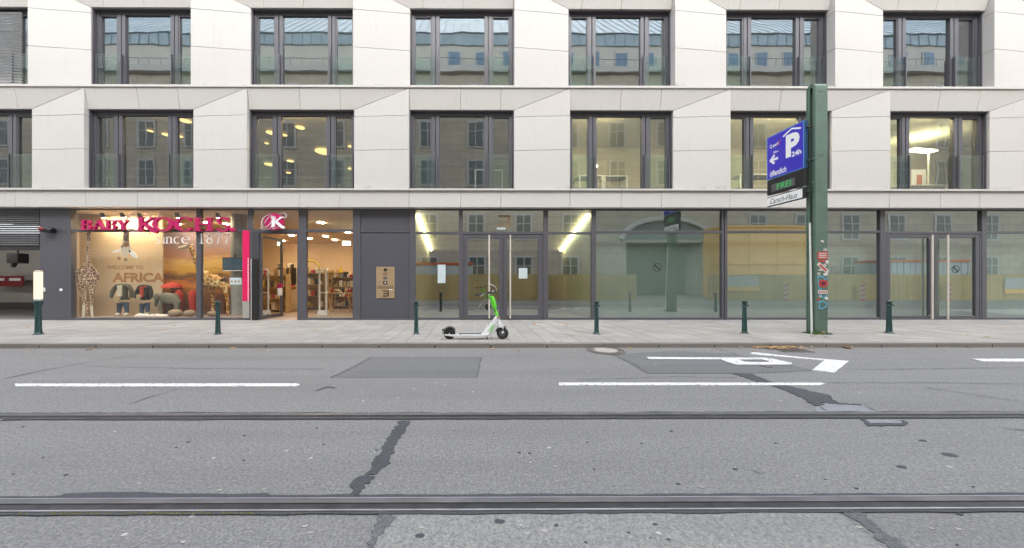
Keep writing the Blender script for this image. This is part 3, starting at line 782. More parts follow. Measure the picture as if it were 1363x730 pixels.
# sloping lobby ceiling falling towards the back
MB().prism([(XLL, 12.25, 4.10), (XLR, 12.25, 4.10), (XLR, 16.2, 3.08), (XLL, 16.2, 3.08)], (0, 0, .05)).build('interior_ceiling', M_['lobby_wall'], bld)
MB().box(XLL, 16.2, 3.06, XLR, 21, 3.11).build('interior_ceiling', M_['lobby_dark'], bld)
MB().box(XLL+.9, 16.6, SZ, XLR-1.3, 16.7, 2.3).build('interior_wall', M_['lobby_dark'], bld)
room(gx(790.5), XB, 12.16, 15.5, SZ+.01, 4.12, 'partition', 'lobby_floor', 'partition')
MB().box(gx(794), 12.40, SZ+.02, gx(1408), 12.45, 4.1).build('partition_wall', M_['partition'], bld)
XGL, XGR = -29.5, gx(53.5)
room(XGL, XGR+.3, 12.5, 18, SZ-.05, 3.3, 'garage_wall', 'opp_street', 'garage_wall', sides=(1, 1))
MB().box(XGL, 17.5, SZ-.04, XGR+.3, 17.56, SZ+.30).build('garage_plinth', M_['grey_plastic'], bld)
MB().box(XGL, YG+.02, P(0, 333, YG)[1], XGR, YG+.10, P(0, 327.5, YG)[1]).build('shutter_bar', M_['black'], bld)
MB().box(XGL, 12.7, 2.82, XGR, 12.85, 3.3).build('garage_beam', M_['grey_plastic'], bld)
z_s = P(0, 327.5, YG)[1]; ns = 17; dz = (ZTOP - z_s)/ns; s0 = None
for k in range(ns):
    if s0 is None: s0 = MB().prism([(XGL, YG-.0, z_s+.004), (XGL, YG-.03, z_s+dz*.45), (XGL, YG-.02, z_s+dz*.9), (XGL, YG+.02, z_s+dz*.9), (XGL, YG+.02, z_s+.004)], (XGR-.01-XGL, 0, 0)).build('shutter_slat', M_['grey_plastic'], bld)
    else: copy_tree(s0, 0, 0, k*dz)

# ------------------------------------------------------------------ lettering built as thick and thin strokes
def arc(cx, cy, rx, ry, a0, a1, n=14): return [(cx + rx*math.cos(R(a0 + (a1-a0)*i/n)), cy + ry*math.sin(R(a0 + (a1-a0)*i/n))) for i in range(n+1)]
class Pen:
    """serif letters: each stroke a ribbon, its width set by its direction like a broad nib"""
    def __init__(s, fn, depth): s.mb = MB(); s.fn = fn; s.d = depth; s.k = 0
    def stroke(s, pts, thick, thin=None):
        n = len(pts); L = []; Rr = []
        for i in range(n):
            a = Vector(pts[max(i-1, 0)]); b = Vector(pts[min(i+1, n-1)]); t = (b-a).normalized(); nn = Vector((-t.y, t.x))
            w_ = thick if thin is None else thin + (thick-thin)*abs(t.y)**1.5
            p = Vector(pts[i]); L.append(p + nn*w_/2); Rr.append(p - nn*w_/2)
        e = .0012*s.k; s.k += 1
        f0 = [s.fn(p.x, p.y, -e) for p in L] + [s.fn(p.x, p.y, -e) for p in Rr]
        b0 = [s.fn(p.x, p.y, s.d) for p in L] + [s.fn(p.x, p.y, s.d) for p in Rr]
        m = 2*n
        fs = [(i, i+1, n+i+1, n+i) for i in range(n-1)] + [(m+i, m+n+i, m+n+i+1, m+i+1) for i in range(n-1)]
        fs += [(i, m+i, m+i+1, i+1) for i in range(n-1)] + [(n+i, n+i+1, m+n+i+1, m+n+i) for i in range(n-1)]
        fs += [(0, n, m+n, m), (n-1, m+n-1, m+2*n-1, 2*n-1)]
        s.mb.add(f0 + b0, fs)
    def serif(s, x, y, w_, h=.05): s.stroke([(x-w_/2, y), (x+w_/2, y)], h)
def glyph(pen, ch, T=.17, t=.05):
    S = pen.stroke; sf = pen.serif; h = t
    if ch == 'B':
        S([(.2, 0), (.2, 1)], T); sf(.2, h/2, .4, h); sf(.2, 1-h/2, .4, h)
        S([(.2, .975)] + arc(.46, .755, .24, .22, 90, -90, 12) + [(.2, .535)], T, t)
        S([(.2, .51)] + arc(.5, .27, .28, .245, 90, -90, 12) + [(.2, .025)], T, t)
    elif ch == 'A':
        S([(.16, .02), (.5, 1)], t*1.3); S([(.46, 1), (.84, .02)], T); S([(.27, .33), (.72, .33)], t*1.1); sf(.14, h/2, .3, h); sf(.86, h/2, .34, h)
    elif ch == 'Y':
        S([(.14, .98), (.5, .45)], T); S([(.88, .98), (.5, .45)], t*1.4); S([(.5, .5), (.5, .02)], T); sf(.15, 1-h/2, .34, h); sf(.87, 1-h/2, .28, h); sf(.5, h/2, .38, h)
    elif ch == 'K':
        S([(.18, 0), (.18, 1)], T); sf(.18, h/2, .36, h); sf(.18, 1-h/2, .36, h)
        S([(.86, .97), (.27, .45)], t*1.5); sf(.86, 1-h/2, .34, h); S([(.36, .55), (.72, .14), (.90, -.03), (1.08, -.09)], T)
    elif ch == 'O': S(arc(.5, .5, .43, .475, 0, 362, 40), T*1.05, t)
    elif ch == 'C':
        S(arc(.52, .5, .44, .475, 48, 312, 30), T*1.05, t); S([(.83, .70), (.83, .95)], t); S([(.86, .12), (.83, .27)], t)
    elif ch == 'H':
        for x in (.2, .8): S([(x, 0), (x, 1)], T*.95); sf(x, h/2, .38, h); sf(x, 1-h/2, .38, h)
        S([(.2, .51), (.8, .51)], t*1.2)
    elif ch == 'S':
        S(arc(.48, .735, .29, .24, 25, 180, 10) + [(.24, .62), (.36, .52), (.60, .46), (.74, .36)] + arc(.47, .265, .31, .245, 10, -150, 10), T*.8, t*1.3)
        S([(.76, .76), (.76, .98)], t); S([(.19, .02), (.19, .25)], t)
    elif ch == '.': S([(.25, .12), (.85, .12)], .24)
    elif ch == 's':
        S(arc(.45, .50, .26, .17, 30, 180, 8) + [(.28, .40), (.6, .27)] + arc(.42, .17, .27, .16, 20, -150, 8), .13, .06)
    elif ch == 'i': S([(.5, 0), (.5, .66)], .15); sf(.5, .02, .5, .045); sf(.38, .64, .3, .045); S([(.5, .82), (.5, .98)], .17)
    elif ch == 'n':
        S([(.22, 0), (.22, .66)], .13); sf(.22, .02, .4, .045); sf(.15, .64, .2, .045); S([(.22, .5)] + arc(.5, .42, .27, .24, 150, 0, 10) + [(.77, 0)], .13, .06); sf(.77, .02, .38, .045)
    elif ch == 'c': S(arc(.52, .33, .36, .33, 50, 310, 20), .14, .05)
    elif ch == 'e': S([(.18, .36), (.84, .36)] + arc(.51, .34, .35, .33, 5, 310, 22), .13, .05)
    elif ch == '1': S([(.5, 0), (.5, .98)], .13); sf(.5, .02, .5, .045); S([(.28, .82), (.5, .97)], .06)
    elif ch == '8': S(arc(.5, .74, .25, .24, 0, 362, 26), .12, .05); S(arc(.5, .25, .31, .245, 0, 362, 26), .13, .05)
    elif ch == '7': S([(.15, .95), (.85, .95)], .08); S([(.83, .95), (.55, .5), (.42, 0)], .09); S([(.17, .98), (.15, .78)], .05)
def letter(ch, px0, py0, px1, py1, Y, depth, mat, parent, name='letter', T=.17, t=.05, side=None):
    x0, z1 = P(px0, py0, Y); x1, z0 = P(px1, py1, Y)
    pen = Pen(lambda u, v, e: (x0 + u*(x1-x0), Y + e, z0 + v*(z1-z0)), depth); glyph(pen, ch, T, t)
    return pen.mb.build(name, M_[mat], parent)
SY = 11.86
sign = thing('shop_sign', 'big magenta raised serif lettering over the display window with a pale script flourish', 'shop sign', (*[P(215, 307, SY)[0], SY], P(215, 307, SY)[1]))
row = [('B',106.5,123,293,306),('A',121.5,139.5,293,306),('B',139.5,156,293,306),('Y',154,171.5,293,306),('K',182,206.5,289.3,307.5),('O',203,229,289.3,307.8),('C',231.5,257,289.3,307.8),('H',256.5,283.5,290,307.8),('S',286,307.5,289.5,308),('.',303,313,289.5,308)]
for ch, a, b, c, d in row: letter(ch, a, c, b, d, SY, .09, 'magenta', sign, T=.21, t=.075)
for ch, a, b, c, d in row: letter(ch, a, c, b, d, SY+.092, .05, 'magenta_dark', sign, 'letter_back', T=.21, t=.075)
def swash(px_pts, wpx, Y, mat, parent, name='flourish', depth=.012, thin=.35):
    pts = []
    n = len(px_pts)
    for i in range(n-1):                      # Catmull-Rom
        p0, p1, p2, p3 = [Vector(px_pts[max(0, min(n-1, i+k))]) for k in (-1, 0, 1, 2)]
        for j in range(6):
            s_ = j/6; pts.append(.5*((2*p1) + (p2-p0)*s_ + (2*p0-5*p1+4*p2-p3)*s_**2 + (3*p1-p0-3*p2+p3)*s_**3))
    pts.append(Vector(px_pts[-1]))
    pen = Pen(lambda u, v, e: (P(u, -v, Y)[0], Y + e, P(u, -v, Y)[1]), depth)
    pen.stroke([(p.x, -p.y) for p in pts], wpx, wpx*thin)
    return pen.mb.build(name, M_[mat], parent)
sw = lambda L: q(L, 95, 275, 11.36)
swash(sw([(965,85),(880,140),(820,220),(810,300),(850,360),(930,375),(1000,350),(1030,300)]), 1.7, SY+.15, 'swash', sign)
swash(sw([(1030,165),(960,160),(900,220),(885,290),(930,340)]), 1.0, SY+.152, 'swash', sign)
swash(sw([(1100,160),(1140,110),(1190,120),(1200,170),(1140,240),(1060,270),(1150,280),(1200,330),(1180,410),(1100,445),(1030,410)]), 1.1, SY+.154, 'swash', sign)
swash(sw([(1010,370),(950,420),(870,450),(800,430),(785,390)]), 1.1, SY+.156, 'swash', sign)
swash(sw([(1310,90),(1330,130),(1300,170)]), 1.1, SY+.156, 'swash', sign)
# "since 1877" in white on the glass
since = thing('window_lettering', 'white serif since 1877 lettering on the shop glass under the magenta sign', 'lettering', (P(257, 325, 12.03)[0], 12.03, P(257, 325, 12.03)[1]))
s2 = lambda x: 200 + x/7.174
for ch, a, b in (('s',46,108),('i',104,150),('n',140,215),('c',215,285),('e',285,385),('1',455,520),('8',525,605),('7',608,690),('7',690,772)):
    ls = letter(ch, s2(a), 275+258/7.174, s2(b), 275+354/7.174, YG-.035, .02, 'white_letter', since)
# round K emblem over the door
ek = thing('emblem_sign', 'round magenta emblem with a white K and flourish above the shop door', 'emblem', (P(364.5, 307, SY)[0], SY, P(364.5, 307, SY)[1]))
x0, z0 = P(364.5, 295.3, SY)
mb = MB(); rx, rz = 13.2*SY/F, 11.2*SY/F; nn = 40
mb.prism([(x0 + rx*math.cos(2*math.pi*k/nn), SY, z0 + rz*math.sin(2*math.pi*k/nn)) for k in range(nn)], (0, .07, 0)); mb.build('emblem_disc', M_['magenta'], ek)
letter('K', 360.5, 288.8, 377.5, 302.2, SY-.02, .012, 'white_letter', ek, T=.24, t=.09)
e2 = lambda L: q(L, 200, 275, 7.174)
swash(e2([(1200,120),(1140,80),(1080,110),(1062,165),(1085,200),(1130,180),(1170,120),(1175,90)]), 1.3, SY-.024, 'swash', ek)
swash(e2([(1230,75),(1270,60),(1298,85),(1290,115)]), 1.0, SY-.024, 'swash', ek)
swash(e2([(1180,190),(1120,215),(1070,220),(1055,190)]), 1.0, SY-.024, 'swash', ek)
swash(e2([(1090,160),(1130,105),(1180,100),(1200,150),(1170,215),(1230,195)]), .9, SY-.026, 'swash', ek)
# pink blade beside the door
pk = thing('banner_panel', 'tall pink vertical panel with a grey foot left of the shop door', 'panel', (gx(328.5), YG-.05, gz(423)))
gbox('pink_face', 324, 307.6, 333.2, 401, 'pink', -.055, -.035, pk); gbox('grey_foot', 324, 401.3, 333.2, 423.5, 'concrete', -.055, -.035, pk)
mb = MB()
for k in range(22):
    py = 344 + k*2.6; mb.box(gx(331.2), YG-.058, gz(py+1.5), gx(332.4), YG-.0555, gz(py))
mb.build('white_print', M_['white_letter'], pk)
# welcome text on the glass
wt = thing('window_lettering', 'brown WELCOME TO AFRICA lettering inside the display window', 'lettering', (P(180, 376, 12.1)[0], 12.1, P(180, 376, 12.1)[1]))
wall_text(MB(), 'WELCOME TO', 142.5, 353.6, 190.3, 358.8, 12.10, bold=.02).build('lettering', M_['brown_letter'], wt)
wall_text(MB(), 'AFRICA', 149.5, 363.2, 218.5, 376, 12.10, bold=.045).build('lettering', M_['brown_letter'], wt)
st = thing('window_sticker', 'white notice with three yellow circles on the glass near the column', 'sticker', (P(313, 379, 12.05)[0], 12.05, P(313, 379, 12.05)[1]))
gbox('notice_sheet', 305.3, 370, 321, 379, 'paper', .015, .018, st, 0)
mb = MB()
for px in (308.3, 313.2, 318):
    x, z = P(px, 374.8, YG+.012); mb.prism([(x + .042*math.cos(2*math.pi*k/14), YG+.012, z + .042*math.sin(2*math.pi*k/14)) for k in range(14)], (0, .002, 0))
mb.build('yellow_circle', M_['brass'], st)

def ring_sticker(px, py, r, label):
    x, z = P(px, py, YG+.012); t = thing('window_sticker', label, 'sticker', (x, YG+.012, z-r))
    pen = Pen(lambda u, v, e: (x+u, YG+.016+e, z+v), .002); pen.stroke(arc(0, 0, r, r, 0, 362, 26), .02); pen.stroke([(-r*.45, r*.75), (-r*.45, r*.4), (-.02, 0), (r*.4, -r*.3), (r*.5, -r*.7)], .035); pen.mb.build('ring_print', M_['black'], t)
ring_sticker(875, 356, .145, 'black ring sticker with a slanted bar in the middle of the large green glass pane')
ring_sticker(1272.5, 358.5, .13, 'black ring sticker on the right leaf of the right hand double door')

# ------------------------------------------------------------------ shop display
MB().box(P(96, 300, 12.95)[0]-1, 12.95, SZ, P(216, 300, 12.95)[0], 13.0, 4.12).build('display_wall', M_['cream'], bld)
# rounded lower-left frame on the panel
MB().box(PX(212, 13.3), 13.30, SZ, PX(317, 13.3), 13.33, 3.6).build('backdrop_print', M_['sunset_print'], bld)
MB().box(gx(96), 12.13, SZ+.01, gx(331), 13.3, SZ+.09).build('display_plinth', M_['shop_floor'], bld)
cx_, _ = P(320, 300, 12.95)
MB().lathe((cx_, 12.95, SZ), [(.31, 0), (.31, 4.02)], 24).build('column', M_['concrete'], bld, smooth=40)
def cut(name, zoompts, ox, oy, s, Y, mat, parent, th=.012): 
    pts = [(P(x, y, Y)[0], Y, P(x, y, Y)[1]) for x, y in q(zoompts, ox, oy, s)]
    return MB().prism(pts, (0, th, 0)).build(name, M_[mat], parent)
gp = thing('giraffe_cutout', 'giraffe body cutout seen from behind at the left end of the display window', 'cutout', (P(114, 422, 12.2)[0], 12.2, SZ+.09))
cut('body_print', [(118,38),(143,38),(140,130),(132,210),(140,290),(165,312),(195,345),(207,385),(200,425),(175,460),(162,530),(160,600),(138,600),(133,520),(122,440),(112,450),(108,520),(104,590),(78,598),(68,520),(35,450),(8,400),(6,365),(30,335),(80,310),(103,260),(110,170)], 95, 300, 5.62, 12.2, 'giraffe_print', gp)
for L in ([(80,600),(102,595),(100,690),(78,690)], [(138,602),(158,602),(163,690),(147,690)]): cut('leg_print', L, 95, 300, 5.62, 12.203, 'cream_cloth', gp)
cut('leg_print', [(107,560),(126,560),(126,690),(110,690)], 95, 300, 5.62, 12.215, 'giraffe_print', gp)
gh = thing('giraffe_cutout', 'giraffe head cutout hanging upside down from the top of the display window', 'cutout', (P(167, 350, 12.2)[0], 12.2, P(167, 350, 12.2)[1]))
cut('neck_print', [(388,38),(432,38),(428,90),(430,130),(385,130),(388,90)], 95, 300, 5.62, 12.2, 'giraffe_print', gh)
cut('head_print', [(385,128),(410,118),(432,130),(440,160),(438,185),(425,215),(412,232),(395,232),(378,212),(368,180),(372,150)], 95, 300, 5.62, 12.195, 'cream_cloth', gh)
cut('brow_print', [(392,136),(410,126),(428,138),(432,155),(410,165),(384,158)], 95, 300, 5.62, 12.192, 'brown_letter', gh)
for L in ([(368,182),(340,183),(318,190),(300,206),(320,207),(345,200),(368,196)], [(438,178),(462,198),(480,215),(495,242),(475,245),(450,228),(435,205)]): cut('ear_print', L, 95, 300, 5.62, 12.197, 'white_letter', gh)
for a, b in ((378,160),(436,195)): cut('eye_print', [(a-9,b),(a,b-9),(a+9,b),(a,b+9)], 95, 300, 5.62, 12.190, 'black', gh)
for a, b in ((355,248),(405,258)):
    cut('horn_print', [(a-12,b-10),(a+2,b-14),(a+13,b-4),(a+12,b+8),(a,b+13),(a-12,b+6)], 95, 300, 5.62, 12.193, 'brass_dark', gh)
    cut('horn_stem', [(a-2,b-12),(a+6,b-12),(a+16,b-30),(a+6,b-34)], 95, 300, 5.62, 12.194, 'cream_cloth', gh)

def skin(name, nodes, edges, mat, parent=None, sub=2):
    """one continuous skinned surface from joints (world point, radius or pair) and bones"""
    org = Vector(nodes[0][0])
    me = bpy.data.meshes.new(name); me.from_pydata([Vector(p)-org for p, r in nodes], edges, [])
    o = bpy.data.objects.new(name, me); COL.objects.link(o)
    o.modifiers.new('skin', 'SKIN').use_smooth_shade = True
    bm = bmesh.new(); bm.from_mesh(me); lay = bm.verts.layers.skin.verify()
    for v, (p, r) in zip(bm.verts, nodes):
        v[lay].radius = r if isinstance(r, tuple) else (r, r); v[lay].use_root = (v.index == 0)
    bm.to_mesh(me); bm.free()
    sb = o.modifiers.new('sub', 'SUBSURF'); sb.levels = sub; sb.render_levels = sub
    dg = bpy.context.evaluated_depsgraph_get(); m2 = bpy.data.meshes.new_from_object(o.evaluated_get(dg))
    vs = [v.co + org for v in m2.vertices]; fs = [tuple(p.vertices) for p in m2.polygons]
    bpy.data.objects.remove(o); bpy.data.meshes.remove(me); bpy.data.meshes.remove(m2)
    return MB().add(vs, fs).build(name, M_[mat], parent, smooth=180)
def W(px, py, Y, dy=0.0): x, z = P(px, py, Y); return (x, Y + dy, z)
# child-size dressed forms
def mannequin(px, top, foot, half, Y, label, jm, vest=None, legs='denim'):
    x, zf = P(px, foot, Y); _, zt = P(px, top, Y); h = zt - zf; hw = half*Y/F
    t = thing('mannequin', label, 'mannequin', (x, Y, SZ+.09)); zf = SZ + .09
    h = zt - zf
    z = lambda f: zf + f*h
    nodes = [((x, Y, z(.62)), (hw*.44, .12)), ((x, Y, z(.80)), (hw*.46, .13)), ((x, Y, z(.95)), (hw*.38, .10)), ((x, Y, z(1.0)), (hw*.20, .07)),
             ((x-hw*.58, Y, z(.93)), .075), ((x-hw*.90, Y-.02, z(.76)), .072), ((x-hw*.94, Y-.05, z(.55)), .055),
             ((x+hw*.58, Y, z(.93)), .075), ((x+hw*.90, Y-.02, z(.76)), .072), ((x+hw*.94, Y-.05, z(.55)), .055), ((x, Y, z(.53)), (hw*.42, .12))]
    skin('jacket', nodes, [(0,1),(1,2),(2,3),(2,4),(4,5),(5,6),(2,7),(7,8),(8,9),(0,10)], jm, t)
    ln = [((x, Y, z(.45)), (hw*.42, .10))]
    ln += [((x-hw*.30, Y, z(.36)), .085), ((x-hw*.36, Y, z(.20)), .068), ((x-hw*.38, Y, z(.07)), .058), ((x+hw*.30, Y, z(.36)), .085), ((x+hw*.36, Y, z(.20)), .068), ((x+hw*.38, Y, z(.07)), .058)]
    skin('trousers', ln, [(0,1),(1,2),(2,3),(0,4),(4,5),(5,6)], legs, t)
    for s in (-1, 1):
        skin('boot', [((x+s*hw*.38, Y, z(.12)), .075), ((x+s*hw*.40, Y-.01, z(.05)), .078), ((x+s*hw*.42, Y-.12, z(.035)), .06)], [(0,1),(1,2)], 'cream_cloth', t, 1)
    if vest: MB().box(x-hw*.16, Y-.16, z(.60), x+hw*.26, Y-.10, z(.93)).build('vest', M_[vest], t, bevel=.03, seg=2)
    return t
m1 = mannequin(163.5, 377.5, 421, 14.0, 12.5, 'small headless mannequin in a dark quilted jacket with a tan bag and cream boots', 'olive_cloth', 'cream_cloth')
MB().obox(W(155.5, 398.5, 12.33), (.12, 0, -.02), (0, .03, 0), (.02, 0, .13)).build('bag', M_['tan_cloth'], m1, bevel=.02, seg=2)
m2 = mannequin(192.5, 379, 418, 10.5, 12.5, 'small headless mannequin in a black jacket with an orange red vest', 'dark_cloth', 'red_cloth')
MB().obox(W(184.5, 396.5, 12.33), (.08, 0, -.02), (0, .03, 0), (.02, 0, .10)).build('bag', M_['tan_cloth'], m2, bevel=.02, seg=2)
hood = MB().ball(W(195.5, 382.5, 12.5), (.10, .10, .08)).build('hood', M_['red_cloth'], m2, smooth=180)
# plush elephant facing left
ep = thing('plush_elephant', 'olive grey plush elephant standing between the mannequins and the tall plush giraffe', 'plush toy', (P(226, 412, 12.6)[0], 12.6, SZ+.09))
EY = 12.6; fl = P(226, 415.5, EY)[1]
def E_(px, py, dy=0.0): x, z = P(px, py, EY); return (x, EY+dy, z)
skin('body', [(E_(226, 397), .20), (E_(236, 398), .19), (E_(216, 395), .17), (E_(210.5, 394), .12), (E_(208, 402), .055), (E_(207, 409), .035),
              (E_(217, 404, -.10), .085), (E_(217, 414, -.10), .075), (E_(221, 404, .12), .085), (E_(221, 414, .12), .075),
              (E_(238, 405, -.10), .085), (E_(238.5, 414, -.10), .075), (E_(234, 405, .12), .085), (E_(234, 414, .12), .075), (E_(241.5, 402), .02)],
     [(0,1),(0,2),(2,3),(3,4),(4,5),(2,6),(6,7),(2,8),(8,9),(1,10),(10,11),(1,12),(12,13),(1,14)], 'elephant_plush', ep)
MB().ball(E_(213.5, 395, -.17), (.10, .03, .13)).build('ear', M_['elephant_plush'], ep, smooth=180)
# plush giraffe standing behind the mullion, facing left
gr = thing('plush_giraffe', 'tall plush giraffe with brown patches standing in front of the sunset backdrop', 'plush toy', (P(288, 421, 12.75)[0], 12.75, SZ+.09))
GY = 12.75
def E_(px, py, dy=0.0): x, z = P(px, py, GY); return (x, GY+dy, z)
skin('body', [(E_(288, 376), .26), (E_(276, 372), .24), (E_(269, 362), .15), (E_(262, 349), .10), (E_(256, 335), .075), (E_(252.5, 328.5), .075),
              (E_(301, 379), .20), (E_(271.5, 386, -.11), .085), (E_(271.5, 402, -.11), .06), (E_(271, 420, -.11), .055),
              (E_(280, 388, .12), .085), (E_(280, 402, .12), .06), (E_(280, 420, .12), .055),
              (E_(303.5, 388, -.11), .08), (E_(306, 402, -.11), .055), (E_(306, 420, -.11), .05), (E_(299, 388, .12), .08), (E_(300, 402, .12), .055), (E_(300, 420, .12), .05),
              (E_(308, 385), .03), (E_(309, 396), .02)],
     [(0,1),(1,2),(2,3),(3,4),(4,5),(0,6),(1,7),(7,8),(8,9),(1,10),(10,11),(11,12),(6,13),(13,14),(14,15),(6,16),(16,17),(17,18),(6,19),(19,20)], 'giraffe_plush', gr)
skin('head', [(E_(253, 327.6), .095), (E_(245, 329.5), .08), (E_(237, 331), .055)], [(0,1),(1,2)], 'cream_cloth', gr)
for a, b, dy in ((257, 325.5, -.06), (255, 324.5, .06)):
    MB().tube([E_(253, 327, dy), E_(a, b, dy*1.6)], [.03, .015], 8).build('ear', M_['cream_cloth'], gr, smooth=60)
for px, py, r in ((233.5, 416, .19), (252.5, 417, .17), (283, 417.5, .15)):
    x, z = P(px, py, 12.45)
    tag(MB().ball((x, 12.45, SZ+.09+r*.72), (r*1.25, r, r*.74)).build('pouf', M_['basket'], smooth=180), {233.5: 'brown woven pouf beside the plush elephant', 252.5: 'brown woven pouf just left of the window mullion', 283: 'brown woven pouf under the plush giraffe'}[px], 'pouf')
x, z = P(203, 418, 12.35)
mb = MB()
for i in range(9): mb.ball((x + (i-4)*.13, 12.35 + rnd.uniform(-.05, .05), SZ+.12), (.12, .10, .05 + rnd.uniform(0, .04)), 10, 6)
tag(mb.build('fur_rug', M_['fur_white'], smooth=180), 'crumpled white fur rug lying at the feet of the mannequins', 'rug')
ux, uz = P(229, 379, 13.0)
ub = thing('red_parasol', 'red cloth parasol with a fringed edge behind the plush elephant', 'parasol', (ux, 13.0, SZ+.09))
MB().lathe((ux, 13.0, uz), [(.34, -.13), (.31, -.04), (.16, .05), (.01, .10)], 14).build('canopy', M_['red_cloth'], ub, smooth=50)
MB().tube([(ux, 13.0, SZ+.09), (ux, 13.0, uz+.1)], .02, 8).build('pole', M_['black'], ub, smooth=60)
for px in (238, 257): 
    x, z = P(px, 380, 12.95)
    tag(MB().lathe((x, 12.95, SZ+.09), [(.10, 0), (.13, .5), (.15, .80), (.10, .94), (.04, 1.0)], 12).build('red_robe', M_['red_cloth'], smooth=60), {238: 'red cloth figure standing under the red parasol', 257: 'red cloth figure half hidden by the window mullion'}[px], 'figure')
tv = thing('wall_monitor', 'flat grey blue monitor hung in front of the concrete column', 'monitor', (P(310, 360, 12.5)[0], 12.5, P(310, 360, 12.5)[1]))
xa1, za1 = P(296, 343, 12.5); xb1, zb1 = P(324, 360, 12.5)
MB().box(xa1, 12.5, zb1, xb1, 12.56, za1).build('casing', M_['black'], tv, bevel=.006)
MB().box(xa1+.03, 12.496, zb1+.05, xb1-.03, 12.4995, za1-.03).build('screen', M_['screen_blue'], tv)
MB().box(xa1, 12.49, zb1-.03, xb1, 12.50, zb1+.01).build('lower_trim', M_['white_paint'], tv)
MB().tube([((xa1+xb1)/2, 12.58, za1), ((xa1+xb1)/2, 12.58, za1+.12), ((xa1+xb1)/2, 12.66, za1+.12)], .02, 8).build('bracket', M_['black'], tv)
# track spotlights along the top of the display
LAMPG = 'track spotlights above the window display'
for i, px in enumerate((137, 163, 186, 236, 290)):
    x, z = P(px, 289, 12.6)
    t = thing('track_spotlight', ['grey track spotlight above the giraffe neck at the left', 'grey track spotlight above the hanging giraffe head', 'grey track spotlight behind the script flourish', 'grey track spotlight behind the large magenta C', 'grey track spotlight over the plush giraffe'][i], 'spotlight', (x, 12.6, z), LAMPG)
    d = Vector((.15, .35, -1)).normalized()
    c = Vector((x, 12.6, z+.05))
    MB().tube([c - d*.10, c + d*.08], [.06, .075], 12).build('lamp_head', M_['grey_plastic'], t, smooth=50)
    MB().tube([c + d*.081, c + d*.085], [.06, .06], 12).build('lamp_lens', M_['lamp_display'], t)
    MB().tube([(x, 12.6, z+.05), (x, 12.6, 4.13)], .012, 6).build('stem', M_['grey_plastic'], t)
# ceiling spots of the shop
SPG = 'small round ceiling lights in the shop'
sp0 = None
for px, py in ((427,297),(433,315),(446,320),(463,310),(430,327),(440,329),(452,331),(459,333),(418,331),(466,338),(376,321),(384,326),(390,333),(388,314),(425,336),(437,338),(447,341),(395,325),(300,299),(235,299),(275,297),(412,318)):
    Y = 2.60*F/(CY-py); x = PX(px, Y)
    if Y > 22.5 or Y < 12.3: continue
    c = MB().lathe((x, Y, 4.105), [(.13, 0), (.14, .008), (.14, .02)], 14).build('ceiling_light', M_['lamp_warm'])
    tag(c, f'{"near" if Y < 15.2 else "middle" if Y < 19 else "far"} round ceiling light of the shop seen {"behind the magenta letters" if px < 330 else "above the open door" if px < 400 else "at the left of the narrow window" if px < 436 else "in the middle of the narrow window" if px < 455 else "at the right of the narrow window"}', 'ceiling light', SPG)
x, z = P(461, 324, 15.5)
tag(MB().box(x-.18, 15.5, z-.09, x+.18, 15.54, z+.09).build('exit_sign', M_['exit_light']), 'small glowing white exit box hanging in the shop', 'exit sign')
# shelving with stock
cols = ['red_cloth', 'tan_cloth', 'cream_cloth', 'white_paint', 'denim', 'dark_cloth', 'brass', 'cream_cloth', 'wood_light', 'yellow_tube', 'white_paint', 'light_metal', 'tan_cloth', 'magenta']
CN = {'red_cloth': 'red', 'tan_cloth': 'tan', 'cream_cloth': 'cream', 'white_paint': 'white', 'denim': 'dark blue', 'dark_cloth': 'black', 'brass': 'ochre', 'magenta': 'magenta', 'wood_light': 'light brown', 'light_metal': 'grey', 'yellow_tube': 'yellow'}
ON = ['bottom', 'second', 'third', 'fourth', 'top']
def shelf(x, y, wd, ht, ang, label, n=4, where='shelf'):
    t = thing('shelving_unit', label, 'shelf', (x, y, SZ+.01))
    ca, sa = math.cos(ang), math.sin(ang)
    def T(u, v, z): return (x + u*ca - v*sa, y + u*sa + v*ca, SZ+.01+z)
    def bx(u0, u1, v0, v1, z0, z1): 
        return MB().add([T(u0,v0,z0),T(u1,v0,z0),T(u1,v1,z0),T(u0,v1,z0),T(u0,v0,z1),T(u1,v0,z1),T(u1,v1,z1),T(u0,v1,z1)], [(0,3,2,1),(4,5,6,7),(0,1,5,4),(1,2,6,5),(2,3,7,6),(3,0,4,7)])
    for u in (-wd/2, wd/2): bx(u-.02, u+.02, -.2, .2, 0, ht).build('side_panel', M_['wood_light'], t)
    for k in range(n):
        z = .12 + k*(ht-.2)/(n-1) if n > 1 else .5
        bx(-wd/2+.02, wd/2-.02, -.2, .2, z-.02, z).build('shelf_board', M_['wood_light'], t)
        u = -wd/2 + .08
        while u < wd/2 - .2 and k < n:
            a = rnd.uniform(.08, .20); h = rnd.uniform(.12, .34)
            if rnd.random() < .93:
                mc = rnd.choice(cols); sz = 'tall' if h > .24 else 'low' if h < .17 else 'medium'; wdth = 'wide' if a > .19 else 'narrow' if a < .14 else 'square'
                side = 'left end' if u < -wd/6 else 'right end' if u > wd/6 - .1 else 'middle'
                tag(bx(u, u+a, -.16, rnd.uniform(-.02, .12), z+.001, z+h).build('toy_box', M_[mc], bevel=.01), f'{sz} {CN[mc]} package, {side} of {ON[4 if k == n-1 else k]} board, {where}', 'package', 'packages on the shop shelves')
            u += a + rnd.uniform(.01, .06)
    bx(-wd/2+.02, wd/2-.02, .2, .22, 0, ht).build('back_panel', M_['wood_light'], t)
    return t
shelf(PX(362, 15.2), 15.2, 1.5, 1.75, 0.0, 'wooden shelf of packages seen through the open door leaf', 4, 'shelf behind the open door leaf')
